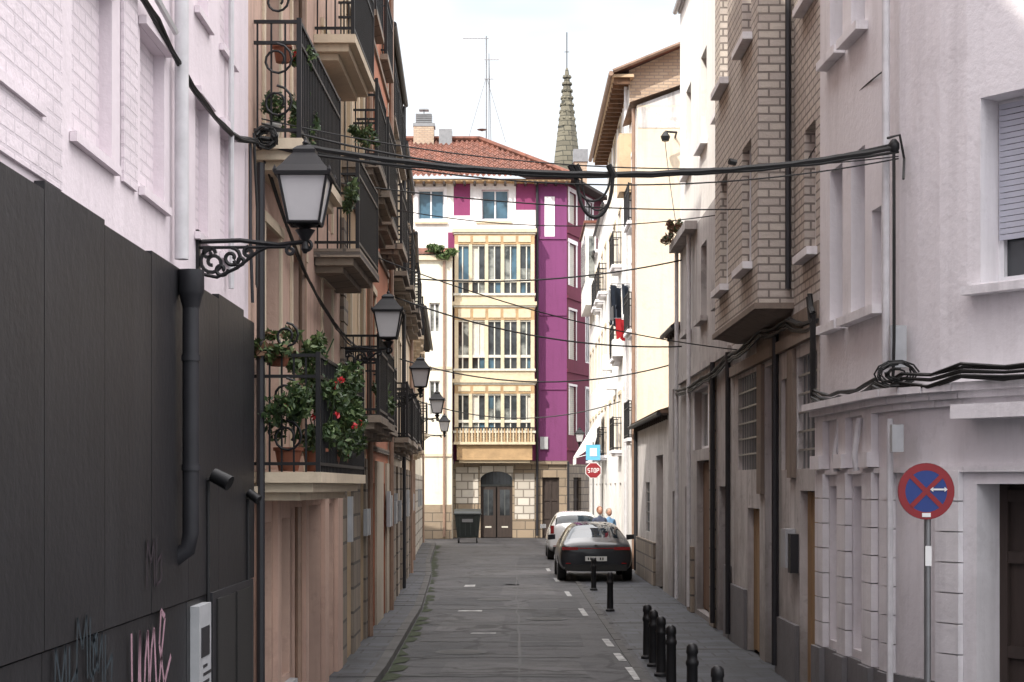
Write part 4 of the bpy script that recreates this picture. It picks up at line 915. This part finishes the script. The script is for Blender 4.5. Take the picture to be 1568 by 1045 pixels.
for n in (.18, .34, .5): o.tube('rack', 'metal', [(3.3-n, 47.5, 7.95), (3.3-n, 50.6, 7.95)], .006, 4)
for i, (y0, n, h, m_, zt) in enumerate(((47.6, .14, .8, 'cl_blue', 7.94), (48.2, .30, 1.4, 'cl_blue', 7.94), (49.0, .46, .9, 'meter', 7.94), (49.5, .2, 1.2, 'cl_blue', 7.94), (47.7, .42, .6, 'cl_blue', 7.94), (47.7, .26, .55, 'cl_red', 7.0), (49.9, .36, .9, 'cl_blue', 7.94))):
    a = [(3.3-n+.05*math.sin(j*1.4+i)-.1+.03*j, y0+j*.07, zt) for j in range(7)]
    for j in range(6): o.poly('clothes', m_, [a[j], a[j+1], (a[j+1][0]+.03, a[j+1][1], zt-h+.06*math.sin(j)), (a[j][0]+.03, a[j][1], zt-h+.06*math.sin(j-1))])
o.tube('rack', 'metal', [(3.3, 47.65, 7.0), (2.85, 47.75, 7.0)], .008, 4); o.tube('rack', 'metal', [(3.04, 47.5, 7.0), (3.04, 48.4, 7.0)], .006, 4)
o.done()

# ------------------------------------------------------------------ plants on balconies
def planter(c, r, n, flowers=0, size=.045, box=None, m=('leaf1', 'leaf1', 'leaf2')):
    o = Ob('potted_plant')
    if box: pot(o, box[0], box[1], box[2], box[3], box[4], box[5])
    for k in range(5): o.tube('stems', 'leaf1', [(c[0]+random.uniform(-.3, .3)*r[0], c[1], c[2]-r[2]*1.1), (c[0]+random.uniform(-1, 1)*r[0], c[1]+random.uniform(-1, 1)*r[1], c[2]+r[2]*random.uniform(.4, 1.1))], .006, 4)
    shrub(o, c, r, n, size, m)
    for k in range(flowers):
        p = (c[0]+random.uniform(-.8, .9)*r[0], c[1]-random.uniform(-.3, 1)*r[1], c[2]+random.uniform(-.6, .9)*r[2]); leaves(o, 'flowers', ['flower'], p, (.03, .03, .03), 16, .022)
    o.done()
planter((-1.86, 14.35, 2.92), (.20, .28, .24), 1100, 2, .034, (-1.9, 14.5, 2.43, .12, .2, 'pot'))
planter((-1.66, 14.9, 2.95), (.22, .35, .30), 1500, 9, .036, (-1.72, 14.9, 2.43, .11, .2, 'pot'))
planter((-1.58, 15.8, 3.0), (.2, .4, .42), 1500, 6, .036, (-1.7, 15.8, 2.43, .12, .2, 'pot'))
planter((-2.0, 14.5, 3.5), (.22, .3, .15), 900, 0, .04, (-1.98, 14.5, 3.32, .1, .1, 'pot'), ('leaf2', 'leaf2', 'leaf1', 'brwood'))
planter((-1.72, 14.9, 3.42), (.2, .4, .2), 900, 0, .036, None, ('leaf2', 'leaf2', 'leaf1'))
planter((-1.6, 16.6, 3.15), (.16, .5, .3), 900, 2, .036, (-1.7, 16.6, 2.43, .12, .2, 'pot'))
planter((-2.02, 14.42, 5.48), (.1, .12, .14), 350, 0, .03, (-2.02, 14.42, 5.24, .07, .12, 'whpot'))
planter((-1.86, 15.2, 5.5), (.12, .4, .26), 700, 0, .034, (-1.86, 15.2, 5.24, .09, .14, 'pot'))
planter((-1.84, 14.9, 6.05), (.1, .2, .1), 250, 2, .034, (-1.95, 14.5, 5.9, .08, .14, 'pot'))
planter((-1.66, 19.0, 6.2), (.14, .5, .1), 300, 0, .04, None)
planter((-1.66, 17.5, 5.25), (.1, .6, .12), 400, 0, .04, None)
planter((-1.75, 23.2, 3.5), (.12, .6, .22), 500, 0, .05, None)

for y_ in (37.6, 31.3, 22.7, 21.7, 20.6, 19.3, 17.05, 14.95):
    o = Ob('bollard'); o.lathe('post', 'iron', (1.8, y_, 0), [(.085, 0), (.085, .04), (.06, .06), (.055, .5), (.066, .52), (.066, .55), (.055, .57), (.052, .62), (.062, .64), (.056, .70), (.035, .725), (.01, .735)], 16); o.done()
o = Ob('wheeled_dumpster'); x0, x1, y0, y1 = -2.32, -1.28, 69, 70.0
M['dump'] = plain('dark_green_plastic', (.025, .032, .030), .5)
o.hexa('body', 'dump', [(x0+.1,y0+.1,.22),(x1-.1,y0+.1,.22),(x1-.1,y1-.1,.22),(x0+.1,y1-.1,.22),(x0,y0,1.15),(x1,y0,1.15),(x1,y1,1.15),(x0,y1,1.15)])
o.box('rim', 'dump', x0-.04, x1+.04, y0-.05, y1+.05, 1.15, 1.2)
pts = [(y0-.03, 1.2), (y0+.1, 1.3), (y0+.35, 1.38), (y0+.65, 1.38), (y0+.9, 1.3), (y1+.03, 1.2)]
for a, b in zip(pts, pts[1:]): o.poly('lid', 'dump', [(x0-.02,a[0],a[1]),(x1+.02,a[0],a[1]),(x1+.02,b[0],b[1]),(x0-.02,b[0],b[1])])
for x in (x0-.02, x1+.02): o.poly('lid', 'dump', [(x, a[0], a[1]) for a in pts])
for i in range(4): o.box('ribs', 'dump', x0+.18+i*.22, x0+.22+i*.22, y0-.0, y0+.12, .3, 1.1)
o.box('label', 'metal', x0+.3, x1-.3, y0-.02, y0+.04, .85, .98)
for x in (x0+.15, x1-.15):
    for y in (y0+.15, y1-.15): o.tube('wheels', 'rubber', [(x-.025, y, .1), (x+.025, y, .1)], .1, 14); o.box('wheels', 'metal', x-.04, x+.04, y-.03, y+.03, .1, .23)
o.done()

# ------------------------------------------------------------------ cars
def carpaint(name, col, rough=.25):
    m, nt, b = newmat(name); b.inputs['Roughness'].default_value = rough; b.inputs['Coat Weight'].default_value = .6; b.inputs['Coat Roughness'].default_value = .08
    co = coord(nt); L(nt, mix(nt, ramp(nt, noise(nt, co, 4, 4), .4, .8), col, [min(1, c*.85+.005) for c in col]), b.inputs['Base Color']); return m
M['blackcar'] = carpaint('black_car_paint', (.008, .009, .013), .3); M['whitecar'] = carpaint('white_car_paint', (.72, .72, .73)); M['cglass'] = glassmat('car_glass', (.02, .03, .04), .03)
M['tail'] = plain('tail_light', (.22, .008, .008), .2, 0, .1); M['chrome'] = plain('chrome', (.6, .6, .6), .15, 1, .05); M['plate'] = plain('number_plate', (.6, .6, .58), .4, 0, .05)
def car(name, cx_, y0, paint, st, w_, tl, wheel_y, platez, style):
    o = Ob(name); rings = []
    for (y, zb, hw, zm, zbelt, hb, zr, hr) in st:
        half = [(0, zb), (hw*.82, zb), (hw*.97, zb+.1), (hw, zm), (hb, zbelt), (hr, zr-.05), (hr*.72, zr), (0, zr+.015)]
        ring = [(x, z) for x, z in half]+[(-x, z) for x, z in reversed(half[1:-1])]
        rings.append([(cx_+x, y0+y, z) for x, z in ring])
    n = len(rings[0]); me = bpy.data.meshes.new('body_shell'); vs = [p for r in rings for p in r]; fs = []; mi = []
    G0, G1, G2 = style['rear'], style['side'], style['front']
    for i in range(len(rings)-1):
        for k in range(n):
            fs.append((i*n+k, i*n+(k+1) % n, (i+1)*n+(k+1) % n, (i+1)*n+k)); m_ = 0
            if 5 <= k <= n-6 and (i in G0 or i in G2): m_ = 1
            if k in (4, n-5) and i in G1: m_ = 1
            mi.append(m_)
    fs.append(tuple(reversed(range(n)))); mi.append(0); fs.append(tuple((len(rings)-1)*n+k for k in range(n))); mi.append(0)
    me.from_pydata(vs, [], fs); me.materials.append(M[paint]); me.materials.append(M['cglass']); me.polygons.foreach_set('material_index', mi)
    for p in me.polygons: p.use_smooth = True
    body = bpy.data.objects.new('body_shell', me); bpy.context.collection.objects.link(body)
    sb = body.modifiers.new('s', 'SUBSURF'); sb.levels = 2; sb.render_levels = 2
    hw = w_/2
    for y in wheel_y:
        for s_ in (-1, 1):
            c_ = cx_+s_*(hw-.13)
            o.tube('wheels', 'rubber', [(c_-.11, y0+y, .32), (c_-.09, y0+y, .32), (c_+.09, y0+y, .32), (c_+.11, y0+y, .32)], [.29, .325, .325, .29], 24)
            o.tube('wheels', 'metal', [(c_+s_*.09, y0+y, .32), (c_+s_*.115, y0+y, .32)], .2, 16)
    z = tl
    for s_ in (-1, 1):
        a, b = sorted((cx_+s_*hw*(.46 if not style['tall'] else .76), cx_+s_*hw*.88)); o.box('tail_lights', 'tail', a, b, y0-.015, y0+.2, z-.03, z+.04 if style['tall'] == 0 else z+.22)
        a, b = sorted((cx_+s_*hw*.98, cx_+s_*(hw+.17))); yy = y0+style['mir']
        o.hexa('mirrors', paint, [(a,yy,.93),(b,yy+.02,.95),(b,yy+.14,.95),(a,yy+.12,.93),(a,yy,1.06),(b,yy+.02,1.07),(b,yy+.14,1.07),(a,yy+.12,1.06)])
        o.tube('exhaust', 'chrome', [(cx_+s_*hw*.6, y0-.01, .33), (cx_+s_*hw*.6, y0+.1, .33)], .035, 10)
    if not style['tall']: o.box('light_bar', 'tail', cx_-hw*.45, cx_+hw*.45, y0-.012, y0+.1, z+.0, z+.02)
    o.box('number_plate', 'plate', cx_-.26, cx_+.26, y0-.03, y0+.02, platez-.055, platez+.055)
    for k in range(7):
        if k != 4: o.box('number_plate', 'iron', cx_-.2+k*.058, cx_-.17+k*.058, y0-.033, y0-.031, platez-.03, platez+.03)
    o.box('bumper_insert', 'rubber', cx_-hw*.8, cx_+hw*.8, y0-.02, y0+.2, .27, .42)
    o.lathe('badge', 'chrome', (cx_, y0-.0, z+.08), [(.035, 0), (.035, .02)], 12)
    for s_ in (-1, 1): o.box('reflectors', 'tail', cx_+s_*hw*.72-.06, cx_+s_*hw*.72+.06, y0-.03, y0, .44, .46)
    e = o.done(); body.parent = e; return e
st = [(0, .34, .80, .60, .80, .76, .86, .70), (.05, .28, .86, .62, .86, .82, .95, .72), (.28, .24, .90, .62, .92, .86, 1.02, .72), (1.0, .2, .92, .62, .95, .86, 1.30, .62), (1.55, .2, .92, .62, .95, .86, 1.40, .60), (2.35, .2, .92, .62, .94, .86, 1.41, .60), (2.75, .2, .92, .62, .93, .86, 1.34, .60), (3.35, .2, .92, .6, .90, .86, .99, .72), (4.2, .22, .88, .55, .78, .8, .84, .68), (4.42, .3, .78, .5, .62, .7, .66, .6)]
car('parked_black_car', 2.02, 41, 'blackcar', st, 1.86, .80, (.85, 3.5), .56, {'rear': (2, 3), 'side': (3, 4, 5, 6), 'front': (6,), 'tall': 0, 'mir': 2.7})
st = [(0, .34, .78, .60, .82, .75, 1.0, .66), (.04, .28, .84, .62, .95, .79, 1.12, .66), (.25, .24, .88, .62, .97, .82, 1.44, .58), (.8, .2, .89, .62, .97, .83, 1.50, .60), (1.5, .2, .89, .62, .96, .83, 1.51, .60), (2.3, .2, .89, .62, .95, .83, 1.48, .60), (2.6, .2, .89, .62, .94, .83, 1.40, .60), (3.15, .2, .89, .6, .92, .83, 1.02, .7), (3.9, .22, .85, .55, .78, .77, .84, .66), (4.08, .3, .75, .5, .6, .67, .66, .58)]
car('parked_white_car', 1.98, 53, 'whitecar', st, 1.78, .86, (.7, 3.3), .62, {'rear': (1,), 'side': (2, 3, 4, 5, 6), 'front': (6,), 'tall': 1, 'mir': 2.6})

# ------------------------------------------------------------------ people
M['skin'] = plain('skin', (.42, .23, .16), .55, 0, .1); M['hairR'] = plain('auburn_hair', (.20, .07, .03), .6); M['hairG'] = plain('grey_hair', (.26, .22, .18), .6)
def person(x, y, h, shirt, hair, face=0):
    s = h/1.7
    J = {'pelvis': (0,0,.95,.13), 'waist': (0,0,1.08,.115), 'chest': (0,0,1.27,.135), 'neck0': (0,0,1.42,.07), 'neck': (0,-.01,1.48,.048),
         'shL': (.17,0,1.38,.055), 'elL': (.23,.03,1.12,.04), 'wrL': (.23,-.08,.92,.027), 'shR': (-.17,0,1.38,.055), 'elR': (-.23,.03,1.12,.04), 'wrR': (-.22,-.1,.93,.027),
         'hipL': (.09,0,.88,.085), 'knL': (.10,-.06,.49,.055), 'anL': (.10,.0,.09,.036), 'toL': (.11,-.15,.04,.035), 'hipR': (-.09,0,.88,.085), 'knR': (-.10,.03,.49,.055), 'anR': (-.10,.16,.10,.036), 'toR': (-.11,.03,.04,.035)}
    E = [('pelvis','waist'),('waist','chest'),('chest','neck0'),('neck0','neck'),('chest','shL'),('shL','elL'),('elL','wrL'),('chest','shR'),('shR','elR'),('elR','wrR'),('pelvis','hipL'),('hipL','knL'),('knL','anL'),('anL','toL'),('pelvis','hipR'),('hipR','knR'),('knR','anR'),('anR','toR')]
    ks = list(J); me = bpy.data.meshes.new('clothed_body'); rot = Matrix.Rotation(face, 3, 'Z')
    T = lambda p: (Vector((x, y, 0))+rot @ Vector(p)*s)
    me.from_pydata([T(J[k][:3]) for k in ks], [(ks.index(a), ks.index(b)) for a, b in E], [])
    ob = bpy.data.objects.new('clothed_body', me); bpy.context.collection.objects.link(ob)
    md = ob.modifiers.new('k', 'SKIN'); sub = ob.modifiers.new('s', 'SUBSURF'); sub.levels = 2; sub.render_levels = 2
    for i, k in enumerate(ks):
        v = me.skin_vertices[0].data[i]; v.radius = (J[k][3]*s,)*2; v.use_root = (k == 'pelvis')
    m, nt, b = newmat('clothes'); co = coord(nt); sp = N(nt, 'ShaderNodeSeparateXYZ'); L(nt, co, sp.inputs[0])
    g_ = N(nt, 'ShaderNodeMath', operation='GREATER_THAN'); L(nt, sp.outputs[2], g_.inputs[0]); g_.inputs[1].default_value = .95*s
    L(nt, mix(nt, g_.outputs[0], (.04, .06, .12), shirt), b.inputs['Base Color']); b.inputs['Roughness'].default_value = .85; me.materials.append(m)
    o = Ob('person')
    hc = T((0, -.02, 1.60))
    def ell(part, mt, c, r, seg=14):
        vs = []; fs = []
        for i in range(seg+1):
            th = math.pi*i/seg
            for k in range(seg):
                a = 2*math.pi*k/seg; vs.append(Vector(c)+rot @ Vector((r[0]*math.sin(th)*math.cos(a), r[1]*math.sin(th)*math.sin(a), r[2]*math.cos(th))))
        for i in range(seg):
            for k in range(seg): fs.append((i*seg+k, i*seg+(k+1) % seg, (i+1)*seg+(k+1) % seg, (i+1)*seg+k))
        o.mesh(part, mt, vs, fs, True)
    ell('head', 'skin', hc, (.075*s, .092*s, .115*s)); ell('hair', hair, T((0, .02, 1.63)), (.088*s, .098*s, .108*s)); ell('nose', 'skin', T((0, -.118, 1.59)), (.013, .018, .02), 6)
    for q in (-1, 1):
        ell('ears', 'skin', T((q*.078, 0, 1.6)), (.012, .02, .03), 6); ell('eyes', 'iron', T((q*.03, -.103, 1.615)), (.01, .008, .006), 6)
        w0 = Vector((q*.225, -.09, .925))
        o.tube('hands', 'skin', [T(w0+Vector((0, 0, .02))), T(w0+Vector((0, -.01, -.04))), T(w0+Vector((0, -.015, -.085)))], [.022*s, .034*s, .03*s], 8)
        for f in range(4): o.tube('hands', 'skin', [T(w0+Vector((0, -.038+f*.016, -.08))), T(w0+Vector((-q*.008, -.04+f*.016, -.12))), T(w0+Vector((-q*.02, -.04+f*.016, -.15+abs(f-1.5)*.008)))], [.009, .008, .006], 5)
        o.tube('hands', 'skin', [T(w0+Vector((0, -.03, -.03))), T(w0+Vector((-q*.01, -.055, -.065))), T(w0+Vector((-q*.012, -.06, -.09)))], [.011, .009, .007], 5)
    o.tube('mouth', 'flower', [T((-.02, -.1, 1.55)), T((.02, -.1, 1.55))], .004, 5)
    e = o.done(); ob.parent = e
person(2.50, 48.6, 1.70, (.05, .06, .10), 'hairR', .3); person(2.82, 49.6, 1.64, (.14, .26, .42), 'hairG', .4)
